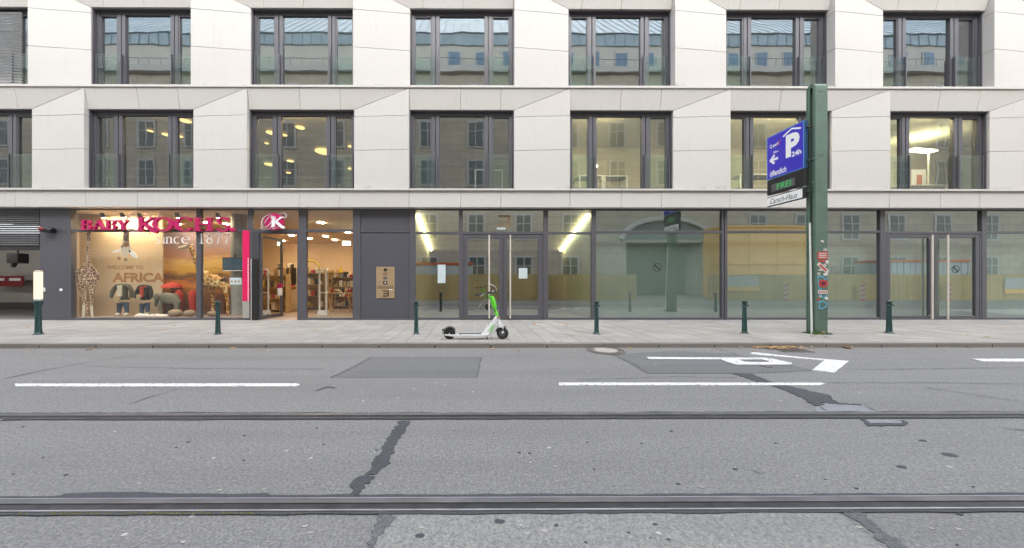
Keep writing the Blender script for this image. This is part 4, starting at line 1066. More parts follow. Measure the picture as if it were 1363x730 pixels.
shelf(PX(388, 19), 19, 1.6, 2.2, 0.0, 'tall shelf of packages far back behind the shop doorway', 5, 'tall shelf behind the doorway')
shelf(PX(418, 16.6), 16.6, 1.3, 1.9, 0.0, 'shelf of packages behind the left part of the narrow shop window', 4, 'left shelf in the narrow window')
shelf(PX(440, 19.5), 19.5, 1.9, 2.0, 0.0, 'shelf of packages far back in the middle of the narrow shop window', 4, 'far shelf in the narrow window')
shelf(PX(463, 17.2), 17.2, 1.5, 1.7, 0.0, 'low shelf of packages at the right side of the narrow shop window', 4, 'low right shelf in the narrow window')
ct = thing('shop_counter', 'cream shop counter standing inside the open doorway', 'counter', (PX(391, 16), 16, SZ+.01))
MB().box(PX(386, 16), 16, SZ+.01, PX(398, 16), 16.6, 1.05).build('counter_body', M_['cream_cloth'], ct, bevel=.01)
MB().box(PX(386, 16)-.03, 15.97, 1.05, PX(398, 16)+.03, 16.63, 1.09).build('counter_top', M_['white_paint'], ct, bevel=.01)
# clothes rail with hanging clothes
cr = thing('clothes_rail', 'white clothes rail with hanging garments behind the shop doorway', 'clothes rail', (PX(382, 17), 17, SZ+.01))
xr_ = PX(382, 17)
MB().tube([(xr_-.5, 17, SZ), (xr_-.5, 17, 2.3), (xr_+.5, 17, 2.3), (xr_+.5, 17, SZ)], .02, 8).build('rail_frame', M_['white_paint'], cr)
for i in range(7):
    xx = xr_ - .4 + i*.13
    mc = ['dark_cloth', 'denim', 'red_cloth', 'cream_cloth', 'olive_cloth', 'tan_cloth', 'dark_cloth'][i]
    tag(MB().prism([(xx-.02, 16.8, 2.22), (xx-.02, 17.2, 2.22), (xx-.02, 17.25, 2.0), (xx-.02, 17.2, 1.35), (xx-.02, 16.8, 1.35), (xx-.02, 16.75, 2.0)], (.06, 0, 0)).build('garment', M_[mc], bevel=.01), ['black garment at the left end of the white clothes rail', 'dark blue garment second on the white clothes rail', 'red garment on the white clothes rail', 'cream garment in the middle of the white clothes rail', 'olive garment on the white clothes rail', 'tan garment on the white clothes rail', 'black garment at the right end of the white clothes rail'][i], 'garment', 'garments on the clothes rail')
def gate(px, label):
    x, _ = P(px, 400, 13.4); t = thing('security_gate', label, 'security gate', (x, 13.4, SZ+.01))
    mb = MB(); mb.tube([(x-.14, 13.4, SZ), (x-.14, 13.4, 1.95), (x-.10, 13.4, 2.0), (x+.10, 13.4, 2.0), (x+.14, 13.4, 1.95), (x+.14, 13.4, SZ)], .035, 8); mb.build('gate_loop', M_['white_paint'], t, smooth=60)
    MB().box(x-.2, 13.3, SZ+.01, x+.2, 13.5, SZ+.22).build('gate_foot', M_['white_paint'], t, bevel=.02)
    MB().tube([(x-.11, 13.4, 1.05), (x+.11, 13.4, 1.05)], .02, 8).build('cross_bar', M_['white_paint'], t)
gate(430, 'white security gate standing behind the narrow shop window'); gate(352.5, 'white security gate behind the glass of the open door leaf')
yt = []
for i in range(9): a = math.pi/2*i/8; yt.append((PX(412, 15)+.45*math.sin(a), 15, 2.15+.3*math.cos(a)-.0))
yb_ = MB().tube([(PX(408, 15)-.1, 15, 2.45)] + yt + [(yt[-1][0], 15, SZ)], .04, 8).build('yellow_arch', M_['yellow_tube'], smooth=60)
tag(yb_, 'bent yellow tube arch behind the narrow shop window', 'arch')
# small table with toys in the narrow window
tb = thing('display_table', 'wooden trestle table with folded goods behind the narrow shop window', 'table', (PX(455, 15), 15, SZ))
MB().box(PX(455,15)-.55, 14.7, .95, PX(455,15)+.55, 15.3, 1.0).build('table_top', M_['wood_light'], tb)
for sx in (-.45, .45):
    for sy in (14.8, 15.2): MB().tube([(PX(455,15)+sx*1.05, sy, SZ), (PX(455,15)+sx*.8, sy, .95)], .025, 6).build('leg', M_['wood_light'], tb)
for i in range(6):
    xx = PX(455,15) - .45 + i*.16
    tag(MB().ball((xx, 15+rnd.uniform(-.1,.1), 1.0+.09), (.08, .08, .09)).build('soft_toy', M_[['red_cloth', 'tan_cloth', 'cream_cloth', 'denim', 'brass', 'magenta'][i]], smooth=180), ['red', 'tan', 'cream', 'dark blue', 'ochre', 'magenta'][i] + ' soft toy sitting on the trestle table', 'soft toy', 'soft toys on the trestle table')

# ------------------------------------------------------------------ lobby light strips, papers, house number, intercom
for s, X in ((0, XLL+.12), (1, XLR-.12)):
    t = thing('light_strip', ['long glowing light strip running back along the left lobby wall', 'long glowing light strip running back along the right lobby wall'][s], 'light strip', (X, 12.3, 4.05))
    a = Vector((X, 12.30, 4.02)); b = Vector((X, 16.1, 3.05)); d = (b-a)/2
    MB().obox((a+b)/2, (.05, 0, 0), d, (0, .01, .035)).build('diffuser', M_['lamp_strip'], t)
    MB().obox((a+b)/2 + Vector((0, .012, .055)), (.065, 0, 0), d, (0, .004, .015)).build('housing', M_['white_paint'], t)
def paper(px0, py0, px1, py1, label):
    t = thing('paper_notice', label, 'notice', (gx((px0+px1)/2), YG+.02, gz(py1)))
    gbox('sheet', px0, py0, px1, py1, 'paper', .012, .016, t, 0)
    return t
paper(582.5, 352.5, 593, 377, 'tall white paper notice taped to the glass left of the entrance doors')
paper(690.5, 357, 702, 371, 'white paper notice taped to the right leaf of the entrance doors')
def number3(px0, py0, px1, py1, Y, mat, parent, T, depth, name='number'):
    x0, z1 = P(px0, py0, Y); x1, z0 = P(px1, py1, Y)
    pen = Pen(lambda u, v, e: (x0 + u*(x1-x0), Y + e, z0 + v*(z1-z0)), depth)
    pen.stroke([(0, 1-T/2), (.70, 1-T/2), (.90, .90), (.93, .70), (.86, .53), (.78, .50)], T, T)
    pen.stroke([(.12, .5), (.8, .5)], T*.8); pen.stroke([(.78, .5), (.88, .46), (.95, .28), (.90, .10), (.70, T/2), (0, T/2)], T, T)
    return pen.mb.build(name, M_[mat], parent)
hn = thing('house_number', 'bronze house number 3 mounted behind the glass over the entrance doors', 'house number', (gx(671), YG+.05, gz(306)))
number3(663, 286.5, 679.5, 302.5, YG+.005, 'brass_dark', hn, .16, .03)
gbox('white_tape', 661.3, 303, 673, 305.5, 'paper', .012, .018, hn, 0)
ic = thing('intercom_panel', 'brushed brass intercom panel with the number 3 on the grey wall', 'intercom', (gx(513), YG, gz(397)))
zi = lambda x, y: (490 + x/12.16, 345 + y/12.16)
def ib(name, x0, y0, x1, y1, mat, a, b, bev=.004):
    p0 = zi(x0, y0); p1 = zi(x1, y1); return gbox(name, p0[0], p0[1], p1[0], p1[1], mat, a, b, ic, bev)
ib('face_plate', 132, 128, 430, 635, 'brass', -.025, -.002, .006)
ib('grille', 246, 215, 312, 265, 'brass_dark', -.030, -.022); ib('display', 246, 288, 310, 328, 'grey_plastic', -.030, -.022)
ib('button_housing', 246, 355, 312, 412, 'black', -.032, -.022, .008); ib('name_strip', 150, 432, 415, 484, 'brass_dark', -.0275, -.02, 0)
ib('label_strip', 342, 488, 398, 500, 'white_letter', -.029, -.02, 0)
c = zi(278, 174); x, z = P(c[0], c[1], YG-.03); MB().ball((x, YG-.03, z), (.068, .03, .058)).build('camera_dome', M_['black'], ic, smooth=180)
c = zi(278, 384); x, z = P(c[0], c[1], YG-.035); MB().ball((x, YG-.035, z), (.03, .012, .03)).build('bell_button', M_['white_paint'], ic, smooth=180)
a = zi(235, 510); b = zi(335, 608); number3(a[0], a[1], b[0], b[1], YG-.032, 'black', ic, .17, .008)
# signal lamp and plates on the dark pier
px_, pz_ = P(64, 306.5, YG-.1)
wl = thing('wall_camera', 'small dark red ended camera housing on the grey pier beside the garage', 'camera', (px_, YG-.02, pz_))
MB().tube([(px_-.13, YG-.15, pz_+.03), (px_+.22, YG-.12, pz_-.03)], [.115, .10], 14).build('housing', M_['black'], wl, smooth=50)
MB().ball((px_-.08, YG-.225, pz_+.02), (.10, .06, .07)).build('red_lens', M_['garage_red'], wl, smooth=180)
MB().tube([(px_+.08, YG-.12, pz_), (px_+.08, YG-.02, pz_)], .03, 10).build('bracket', M_['black'], wl)
pt = thing('switch_plate', 'small square white switch plate low on the grey pier', 'switch', (gx(58.5), YG-.03, gz(388)))
gbox('plate', 55.8, 383.2, 61.6, 388.2, 'white_paint', -.035, -.021, pt); gbox('button', 58, 385, 59.6, 386.6, 'grey_plastic', -.04, -.03, pt, 0)
x, z = P(81, 386.2, YG-.03); kd = MB().lathe((x, YG-.021, z), [(.055, 0), (.055, -.012), (.035, -.02)], 18, 'y').build('round_plate', M_['white_paint'], smooth=40)
tag(kd, 'small round white lock plate on the grey pier near the shop window', 'lock')
# garage fittings
gt = thing('hidden_tube_lamp', 'unseen tube lamp added to light the garage behind the roller shutter', 'lamp', (XGL+2, 14, 3.25))  # lamp out of view, added to brighten the garage
MB().tube([(XGL+.8, 14, 3.24), (XGR-.3, 14, 3.24)], .03, 8).build('tube', M_['lamp_cool'], gt); MB().box(XGL+.75, 13.95, 3.27, XGR-.25, 14.05, 3.30).build('housing', M_['white_paint'], gt)
gs = thing('wall_sign', 'dark red board with two white fields on the garage back wall', 'sign', (P(10, 382, 17.4)[0], 17.4, P(10, 382, 17.4)[1]))
def gb(n, a, b, c, d, mat, y): x0, z1 = P(a, b, y); x1, z0 = P(c, d, y); return MB().box(x0, y, z0, x1, y+.03, z1).build(n, M_[mat], gs)
gb('board', -15, 367.5, 31, 381.5, 'garage_red', 17.4); gb('white_field', 12, 370.5, 27, 374, 'white_letter', 17.38); gb('white_field', -10, 370.5, 5.5, 374, 'white_letter', 17.38)
x, z = P(24, 345, 15)
pj = thing('garage_heater', 'black box fitting hanging from the garage ceiling', 'fitting', (x, 15, z))
MB().box(x-.25, 14.8, z-.2, x+.25, 15.2, z+.25).build('casing', M_['black'], pj, bevel=.02); MB().tube([(x, 14.9, z-.19), (x-.02, 14.85, z-.38)], [.1, .07], 10).build('nozzle', M_['black'], pj)
MB().tube([(x, 15, z+.25), (x, 15, 3.3)], .03, 8).build('hanger', M_['black'], pj)

# ------------------------------------------------------------------ office lamps and furniture seen through the first-floor windows
LG = 'oval ceiling lamps in the left offices'
LL = {(246.5,162.5): 'large oval lamp near the right jamb of the second first floor window', (222,181): 'oval lamp left of the mullion in the second first floor window, on the ceiling', (239,183): 'small oval lamp right of the mullion in the second first floor window, on the ceiling',
      (399.5,171): 'topmost oval lamp in the middle pane of the third first floor window, on the ceiling', (361,178): 'oval lamp in the left pane of the third first floor window, on the ceiling', (378,181): 'small oval lamp just right of the left mullion in the third window, on the ceiling',
      (432,203): 'biggest oval lamp crossing the right mullion of the third first floor window, on the ceiling', (358.5,220): 'lowest oval lamp in the left pane of the third window, on the ceiling', (386.5,215.5): 'oval lamp low in the middle pane of the third window, on the ceiling',
      (384,231): 'smallest lowest lamp in the middle pane of the third window, on the ceiling', (467,196): 'upper lamp at the right jamb of the third window, on the ceiling', (467,225.5): 'lower lamp at the right jamb of the third window, on the ceiling',
      (200,176): 'faint lamp in the middle pane of the second window, on the ceiling', (355,192): 'middle lamp in the left pane of the third window, on the ceiling'}
for px, py, dia in ((246.5,162.5,15),(222,181,12),(239,183,9),(399.5,171,13),(361,178,14),(378,181,9),(432,203,27),(358.5,220,14),(386.5,215.5,10),(384,231,7),(467,196,9),(467,225.5,9),(200,176,8),(355,192,6)):
    zc = C1 - .10; Y = (zc-CAMZ)*F/(CY-py); x = PX(px, Y); r = dia*Y/F/2
    t = tag(MB().lathe((x, Y, zc), [(r*.8, 0), (r*.88, .008), (r*.88, .018), (r*.7, .025)], 20).build('ceiling_lamp', M_['lamp_disc'], smooth=50), LL[(px, py)], 'ceiling lamp', LG)
def floor_lamp(px, Y, label, z1=7.2):
    x = PX(px, Y); t = thing('floor_lamp', label, 'floor lamp', (x, Y, F1))
    MB().box(x-.2, Y-.15, F1, x+.2, Y+.15, F1+.03).build('foot', M_['light_metal'], t)
    MB().tube([(x, Y, F1+.03), (x, Y, z1)], .035, 8).build('pole', M_['light_metal'], t)
    MB().obox((x-.45, Y-.1, z1+.02), (.62, .1, 0), (-.04, .14, 0), (0, 0, .025)).build('lamp_head', M_['lamp_office'], t)
floor_lamp(1236, 14.3, 'white standing office lamp with a glowing flat head in the far right first floor window')
def hidden_strip_lamp(px0, px1, label, mt_='lamp_head'):  # lamps hidden above the panes, added to make the rooms glow
    x0, x1 = PX(px0, 12.3), PX(px1, 12.3); t = thing('hidden_strip_lamp', label, 'lamp', ((x0+x1)/2, 12.36, 7.72), 'unseen strip lamps added above the first floor windows')
    MB().box(x0, 12.22, 7.765, x1, 12.28, 7.79).build('diffuser', M_[mt_], t)
    for x in (x0+.1, x1-.12): MB().box(x, 12.24, 7.791, x+.02, 12.26, C1).build('hanger', M_['light_metal'], t)
hidden_strip_lamp(200, 246, 'unseen warm strip lamp added at the head of the second first floor window', 'hidden_lamp_warm')
hidden_strip_lamp(350, 440, 'unseen warm strip lamp added at the head of the third first floor window', 'hidden_lamp_warm')
hidden_strip_lamp(752, 830, 'unseen strip lamp added over the left pane of the fifth first floor window')
hidden_strip_lamp(980, 1092, 'unseen strip lamp added along the head of the first floor window behind the blue sign')
hidden_strip_lamp(1190, 1262, 'unseen strip lamp added along the head of the far right first floor window')
def desk(px0, px1, ztop, Y, label):
    x0, x1 = PX(px0, Y), PX(px1, Y); t = thing('desk', label, 'desk', ((x0+x1)/2, Y, F1))
    MB().box(x0, Y, ztop-.04, x1, Y+.7, ztop).build('desk_top', M_['white_paint'], t)
    for x in (x0+.03, x1-.03):
        for y in (Y+.03, Y+.67): MB().box(x-.025, y-.025, F1, x+.025, y+.025, ztop-.04).build('leg', M_['white_paint'], t)
desk(771, 803, P(0, 232, 13.4)[1], 13.4, 'white desk on the left behind the fifth first floor window')
desk(804, 836, P(0, 232, 13.4)[1], 13.45, 'white desk in the middle of the fifth first floor window')
desk(985, 1066, P(0, 230, 13.2)[1], 13.2, 'white cabinet desk behind the blue parking sign')
desk(1205, 1262, P(0, 244, 13.2)[1], 13.2, 'desk with papers in the far right first floor window')
x, z = P(796, 219, 13.3)
dlm = thing('desk_lamp', 'small round desk lamp glowing white on an office desk', 'desk lamp', (x, 13.5, P(0,232,13.4)[1]))
MB().ball((x, 13.5, z), .055).build('lamp_globe', M_['lamp_office'], dlm, smooth=180); MB().tube([(x, 13.5, P(0,232,13.4)[1]), (x, 13.5, z-.05)], .012, 6).build('stem', M_['light_metal'], dlm)
x0, z1 = P(1209, 227, 13.15); x1, z0 = P(1228, 248, 13.15)
pf = thing('pinned_board', 'white board with an orange print standing in the far right first floor window', 'board', ((x0+x1)/2, 13.1, z0))
MB().box(x0, 13.05, z0, x1, 13.07, z1).build('white_board', M_['white_letter'], pf); MB().box(x0+.2, 13.044, z0+.03, x0+.42, 13.048, z0+.42).build('orange_print', M_['orange_trim'], pf)
x0, z1 = P(632.5, 226, 13.2); x1, z0 = P(668.5, 247, 13.2)
mt = thing('whiteboard_frame', 'pale square frame standing inside the fourth first floor window', 'frame', ((x0+x1)/2, 13.2, F1))
for a in (x0, x1): MB().box(a-.02, 13.2, F1, a+.02, 13.24, z1).build('upright', M_['white_paint'], mt)
MB().box(x0+.02, 13.2, z1-.03, x1-.02, 13.24, z1).build('top_bar', M_['white_paint'], mt)

# ------------------------------------------------------------------ bollards
def bollard_body(mb, x, y):
    z = SZ
    mb.lathe((x, y, z), [(.085, 0), (.088, .015), (.075, .03), (.066, .045), (.060, .12), (.047, .70), (.045, .715), (.054, .725), (.054, .74), (.045, .75), (.046, .80), (.060, .845), (.072, .855), (.072, .872), (.055, .885), (.03, .895), (.012, .90)], 16)
def make_bollard(x, y, label):
    t = thing('bollard', label, 'bollard', (x, y, SZ), 'dark green cast iron bollards along the kerb')
    mb = MB(); bollard_body(mb, x, y); mb.build('post', M_['bollard_green'], t, smooth=35)
    MB().lathe((x, y, SZ), [(.105, 0), (.105, .008), (.09, .016)], 18).build('foot_ring', M_['iron'], t, smooth=35)
    for s in (-1, 1):
        MB().tube([(x+s*.045, y-.02, SZ+.765), (x+s*.085, y-.03, SZ+.765)], [.022, .018], 8).build('lug', M_['bollard_green'], t, smooth=40)
    return t
bl_px = [(290, 447, 'green bollard in front of the plush giraffe window, worn pale at mid height'), (554, 446.5, 'green bollard at the left edge of the entrance glazing'), (794, 446.3, 'green bollard at the right edge of the entrance glazing'), (991, 445.8, 'green bollard just left of the tall parking sign post'), (1183.5, 445.3, 'green bollard before the right hand double door')]
b0 = None
for px, py, lb in bl_px:
    x, y = G(px, py - 1.5, SZ)
    if b0 is None: b0 = make_bollard(x, y, lb); bx, by = x, y
    else: tag(copy_tree(b0, x-bx, y-by), lb)
x, y = G(51, 445.5, SZ)
lb = thing('lamp_bollard', 'bollard carrying a tall glowing white tube lamp beside the garage entrance', 'lamp bollard', (x, y, SZ))
MB().lathe((x, y, SZ), [(.105, 0), (.105, .012), (.085, .03), (.072, .05), (.066, .12), (.055, .70), (.055, .74), (.068, .78), (.090, .84), (.090, .88), (.07, .89), (.07, .90)], 16).build('post', M_['bollard_green'], lb, smooth=35)
MB().lathe((x, y, SZ), [(.074, .90), (.076, .905), (.076, .94), (.074, .945)], 18).build('lower_collar', M_['light_metal'], lb, smooth=35)
MB().lathe((x, y, SZ), [(.076, .945), (.078, .95), (.078, 1.66), (.076, 1.665)], 18).build('light_tube', M_['lamp_tube'], lb, smooth=35)
MB().lathe((x, y, SZ), [(.079, 1.665), (.079, 1.69), (.06, 1.70), (.01, 1.705)], 18).build('top_cap', M_['cream_cloth'], lb, smooth=35)

# ------------------------------------------------------------------ electric scooter
SY_ = 8.02
def S_(px, py, dy=0.0): x, z = P(px, py, SY_); return Vector((x, SY_+dy, z))
zs = lambda x, y, dy=0.0: S_(570 + x/7.3, 370 + y/7.3, dy)
sc = thing('electric_scooter', 'white and bright green electric kick scooter parked on the pavement near the kerb', 'scooter', (S_(634, 452).x, SY_, SZ))
def wheel(c, r, wd, ang, rim_mat, name):
    prof = []
    for k in range(9):
        a = math.pi*k/8; prof.append((r - .028 + .028*math.sin(a), -wd/2*math.cos(a)))
    mb = MB(); mb.lathe((0, 0, 0), [(r-.045, -wd*.45)] + prof + [(r-.045, wd*.45)], 28, 'y')
    rot = Matrix.Rotation(ang, 4, 'Z')
    mb.v = [tuple(rot @ Vector(p) + c) for p in mb.v]
    t = mb.build(name, M_['rubber'], sc, smooth=40)
    mb = MB(); mb.lathe((0, 0, 0), [(.02, -wd*.52), (r*.45, -wd*.50), (r-.05, -wd*.38), (r-.05, wd*.38), (r*.45, wd*.5), (.02, wd*.52)], 24, 'y')
    mb.v = [tuple(rot @ Vector(p) + c) for p in mb.v]
    mb.build('hub', M_[rim_mat], t, smooth=30)
    return t
rr = .145
cr_ = zs(207, 545); cr_.z = SZ + rr
cf = zs(722, 540); cf.z = SZ + rr + .005
wheel(cr_, rr, .085, 0, 'black', 'rear_wheel'); wheel(cf, rr+.005, .085, R(-24), 'grey_plastic', 'front_wheel')
for a, b in ((-1, .30), (1, .30)):
    pass
# deck with rounded plan, motor arm over the rear wheel
def beam(path, wds, hts, mat, name, parent=sc, bev=.012):
    """box-section beam along a path: widths across Y, heights in the XZ plane"""
    mb = MB(); n = len(path); vs = []
    for i, p in enumerate(path):
        t = (path[min(i+1, n-1)] - path[max(i-1, 0)]).normalized(); nz = Vector((-t.z, 0, t.x))
        if nz.z < 0: nz = -nz
        for a, b in ((-1,-1),(1,-1),(1,1),(-1,1)): vs.append(p + Vector((0, a*wds[i]/2, 0)) + nz*b*hts[i]/2)
    fs = [(i*4+k, i*4+(k+1) % 4, (i+1)*4+(k+1) % 4, (i+1)*4+k) for i in range(n-1) for k in range(4)] + [(3,2,1,0), tuple(range((n-1)*4, n*4))]
    mb.add(vs, fs); return mb.build(name, M_[mat], parent, smooth=50, bevel=bev, seg=2)
beam([zs(300,556), zs(330,556), zs(500,556), zs(560,552), zs(590,545)], [.13, .17, .17, .16, .13], [.05, .062, .062, .062, .05], 'scooter_white', 'deck')
beam([zs(300,545), zs(520,545)], [.15, .15], [.014, .014], 'rubber', 'deck_grip', bev=.004)
for s in (-1, 1): beam([zs(160,550,s*.068), zs(230,556,s*.068), zs(330,558,s*.068)], [.022]*3, [.03, .05, .055], 'scooter_white', 'rear_arm', bev=.006)
# rear mudguard: a shell round the wheel
mb = MB(); n = 14; vs = []
for i in range(n+1):
    a = R(25 + 155*i/n)
    for s in (-1, 1):
        for r in (rr+.012, rr+.026): vs.append(cr_ + Vector((r*math.cos(a), s*.062, r*math.sin(a))))
fs = []
for i in range(n):
    b = i*4; c = b+4
    fs += [(b+1, b+3, c+3, c+1), (b, c, c+2, b+2), (b, b+1, c+1, c), (b+2, c+2, c+3, b+3)]
fs += [(0, 2, 3, 1), (n*4, n*4+1, n*4+3, n*4+2)]
mb.add(vs, fs).build('rear_mudguard', M_['grey_plastic'], sc, smooth=40)
MB().obox(cr_ + Vector((-rr-.005, 0, .085)), (.03, 0, .008), (0, .04, 0), (.0, 0, .02)).build('tail_light', M_['black'], sc, bevel=.005)
MB().tube([cr_ + Vector((-.0, -.085, 0)), cr_ + Vector((0, .085, 0))], .018, 12).build('rear_axle', M_['light_metal'], sc, smooth=40)
# neck frame and steering column
beam([zs(548,556), zs(575,530), zs(625,455), zs(672,378)], [.12, .11, .09, .07], [.12, .13, .115, .085], 'scooter_white', 'neck_frame', bev=.016)
beam([zs(530,552), zs(555,505), zs(578,455)], [.05, .05, .04], [.035, .03, .02], 'scooter_white', 'neck_brace', bev=.006)
# green logo text on the neck
a = zs(600, 520, -.055); d_ = (zs(628, 452) - zs(600, 520)); L = d_.length; d_ = d_.normalized(); up = Vector((-d_.z, 0, d_.x))
mb = MB(); text_box(mb, 'Lime', lambda u, v, e: a + d_*u + up*(v-.035) + Vector((0, -.0035, 0)), L*.95, .075, bold=.02); mb.build('logo', M_['scooter_green'], sc)
MB().tube([zs(680, 380, -.05), zs(680, 380, .05)], .034, 14).build('hinge_cap', M_['light_metal'], sc, smooth=40)
MB().tube([zs(680, 380, -.052), zs(680, 380, -.058)], .016, 12).build('orange_reflector', M_['orange_trim'], sc, smooth=40)
col = [zs(672,372), zs(655,330), zs(590,168)]
MB().tube(col, [.036, .034, .027], 14).build('steering_column', M_['scooter_green'], sc, smooth=50)
beam([zs(648,300), zs(640,265), zs(622,195), zs(612,175)], [.075, .085, .075, .05], [.08, .115, .10, .05], 'scooter_green', 'front_pod', bev=.02)
# fork and front mudguard
for s in (-1, 1):
    o = Matrix.Rotation(R(-24), 4, 'Z') @ Vector((0, s*.062, 0))
    beam([zs(690,470)+o, zs(735,475)+o*1.0, cf + Vector((.035, 0, .03))+o, cf+o], [.02]*4, [.05, .05, .05, .05], 'scooter_white', 'fork_arm', bev=.006)
beam([zs(678,385), zs(690,430), zs(700,462)], [.07, .08, .11], [.05, .06, .09], 'scooter_white', 'fork_crown', bev=.014)
mb = MB(); vs = []; n = 10; rot = Matrix.Rotation(R(-24), 4, 'Z')
for i in range(n+1):
    a = R(60 + 110*i/n)
    for s in (-1, 1):
        for r in (rr+.014, rr+.026): vs.append(cf + rot @ Vector((r*math.cos(a), s*.055, r*math.sin(a))))
fs = []
for i in range(n):
    b = i*4; c = b+4; fs += [(b+1, b+3, c+3, c+1), (b, c, c+2, b+2), (b, b+1, c+1, c), (b+2, c+2, c+3, b+3)]
fs += [(0, 2, 3, 1), (n*4, n*4+1, n*4+3, n*4+2)]
mb.add(vs, fs).build('front_mudguard', M_['grey_plastic'], sc, smooth=40)
# handlebar turned with the wheel
ha, hb = zs(462,166,-.30), zs(690,128,.26)
ha.z = P(0, 370+166/7.3, SY_-.25)[1]; 
hc = zs(588,150)
hbm = MB().tube([ha, ha.lerp(hc, .5), hc, hc.lerp(hb, .5), hb], .014, 10).build('handlebar', M_['grey_plastic'], sc, smooth=50)
MB().tube([ha - (hc-ha)*.02, ha.lerp(hc, .42)], .021, 12).build('grip', M_['rubber'], sc, smooth=50)
MB().tube([hb, hb.lerp(hc, .42)], .021, 12).build('grip', M_['rubber'], sc, smooth=50)
MB().tube([ha.lerp(hc, .55) + Vector((0, -.02, -.02)), ha.lerp(hc, .25) + Vector((.02, -.06, -.045))], [.010, .006], 8).build('brake_lever', M_['light_metal'], sc, smooth=50)
MB().obox(hc + Vector((.0, 0, .01)), (.06, -.02, .012), (.02, .06, 0), (-.004, 0, .022)).build('display_unit', M_['black'], sc, bevel=.01)
cab = [hb.lerp(hc, .3), hb.lerp(hc, .2)+Vector((.02, 0, -.12)), zs(688,215), zs(672,250), zs(655,290)]
MB().tube(cab, .006, 6).build('brake_cable', M_['black'], sc, smooth=50)
MB().tube([zs(668,132), zs(655,88), zs(620,70), zs(580,54)], [.005, .007, .009, .012], 8).build('silver_rod', M_['light_metal'], sc, smooth=50)  # thin silver rod rising above the handlebar
MB().tube([hc.lerp(ha, .25), hc.lerp(ha, .2)+Vector((.03, -.03, -.10)), zs(606,205,-.04), zs(622,250,-.05)], .005, 6).build('brake_cable', M_['black'], sc, smooth=50)
MB().lathe(tuple(hc.lerp(hb, .42) + Vector((0, 0, .014))), [(.022, 0), (.022, .012), (.010, .024)], 12).build('bell', M_['light_metal'], sc, smooth=40)
MB().tube([zs(640,300,-.036), zs(650,330,-.034)], .012, 8).build('lock_bolt', M_['black'], sc, smooth=40)
MB().tube([zs(560,560), zs(572,580), Vector((zs(578,0).x, SY_-.04, SZ+.004))], [.014, .012, .014], 8).build('kickstand', M_['black'], sc, smooth=50)

# ------------------------------------------------------------------ parking sign post
bx_, by_ = G(1094, 445, SZ)
PYF = by_ - .02                                 # front face of the front plate
pxl, pxr = P(1085.3, 300, PYF)[0], P(1101.8, 300, PYF)[0]
ZP = P(1093, 109.3, PYF)[1]
ps = thing('parking_sign', 'tall green steel post with a blue parking sign and stickers near its foot', 'parking sign', ((pxl+pxr)/2, PYF, SZ))
D_, th_ = .245, .03; rb = D_/2
def uplate(x0, x1, o0, o1, name, mat, z0=SZ):
    """inverted-U plate: outline in YZ between offsets o0 (outer) and o1 (inner)"""
    yc = PYF + D_/2; zc = ZP - rb
    out = [(PYF+o0, z0)] + [(yc - (rb-o0)*math.cos(math.pi*i/16), zc + (rb-o0)*math.sin(math.pi*i/16)) for i in range(17)] + [(PYF+D_-o0, z0)]
    inn = [(PYF+o1, z0)] + [(yc - (rb-o1)*math.cos(math.pi*i/16), zc + (rb-o1)*math.sin(math.pi*i/16)) for i in range(17)] + [(PYF+D_-o1, z0)]
    n = len(out); vs = [(x, y, z) for x in (x0, x1) for (y, z) in out + inn]
    fs = [(i, i+1, i+1+2*n, i+2*n) for i in range(n-1)] + [(n+i, 3*n+i, 3*n+i+1, n+i+1) for i in range(n-1)]
    fs += [(i, n+i, n+i+1, i+1) for i in range(n-1)] + [(2*n+i, 2*n+i+1, 3*n+i+1, 3*n+i) for i in range(n-1)] + [(0, 2*n, 3*n, n), (n-1, 2*n-1, 4*n-1, 3*n-1)]
    return MB().add(vs, fs).build(name, M_[mat], ps, smooth=35, bevel=.004)
uplate(pxl, pxr, 0, .022, 'post_plate', 'post_green')
for x0, x1 in ((pxl+.012, pxl+.03), (pxr-.03, pxr-.012)):
    uplate(x0, x1, .0222, .085, 'post_flange', 'post_green')
MB().box(pxl-.06, PYF-.07, SZ, pxr+.06, PYF+D_+.07, SZ+.018).build('base_plate', M_['iron'], ps)
def pb(px, py, r=.011, mat='iron', y=0): x, z = P(px, py, PYF); return MB().lathe((x, PYF, z), [(r, .002), (r, -.006), (r*.6, -.010)], 8, 'y').build('bolt', M_[mat], ps)
for px, py in ((1089.3,128),(1096.5,128),(1089.5,134.5),(1097,134.5),(1087.5,172.8),(1089,212),(1087.5,224)): pb(px, py)
for py in (167, 208, 240): 
    z = P(0, py, PYF)[1]; MB().tube([(pxl+.012, PYF+.05, z), (pxl-.02, PYF+.05, z)], .014, 8).build('bolt', M_['light_metal'], ps)
def oval(px, py, rx, rz, mat, name, y=-.004):
    x, z = P(px, py, PYF); return MB().prism([(x + rx*math.cos(2*math.pi*k/14), PYF+y, z + rz*math.sin(2*math.pi*k/14)) for k in range(14)], (0, .006, 0)).build(name, M_[mat], ps)
oval(1093.5, 206.8, .085, .026, 'post_green_dark', 'slot_cover'); oval(1092.6, 121.5, .075, .03, 'post_green_dark', 'slot_cover')
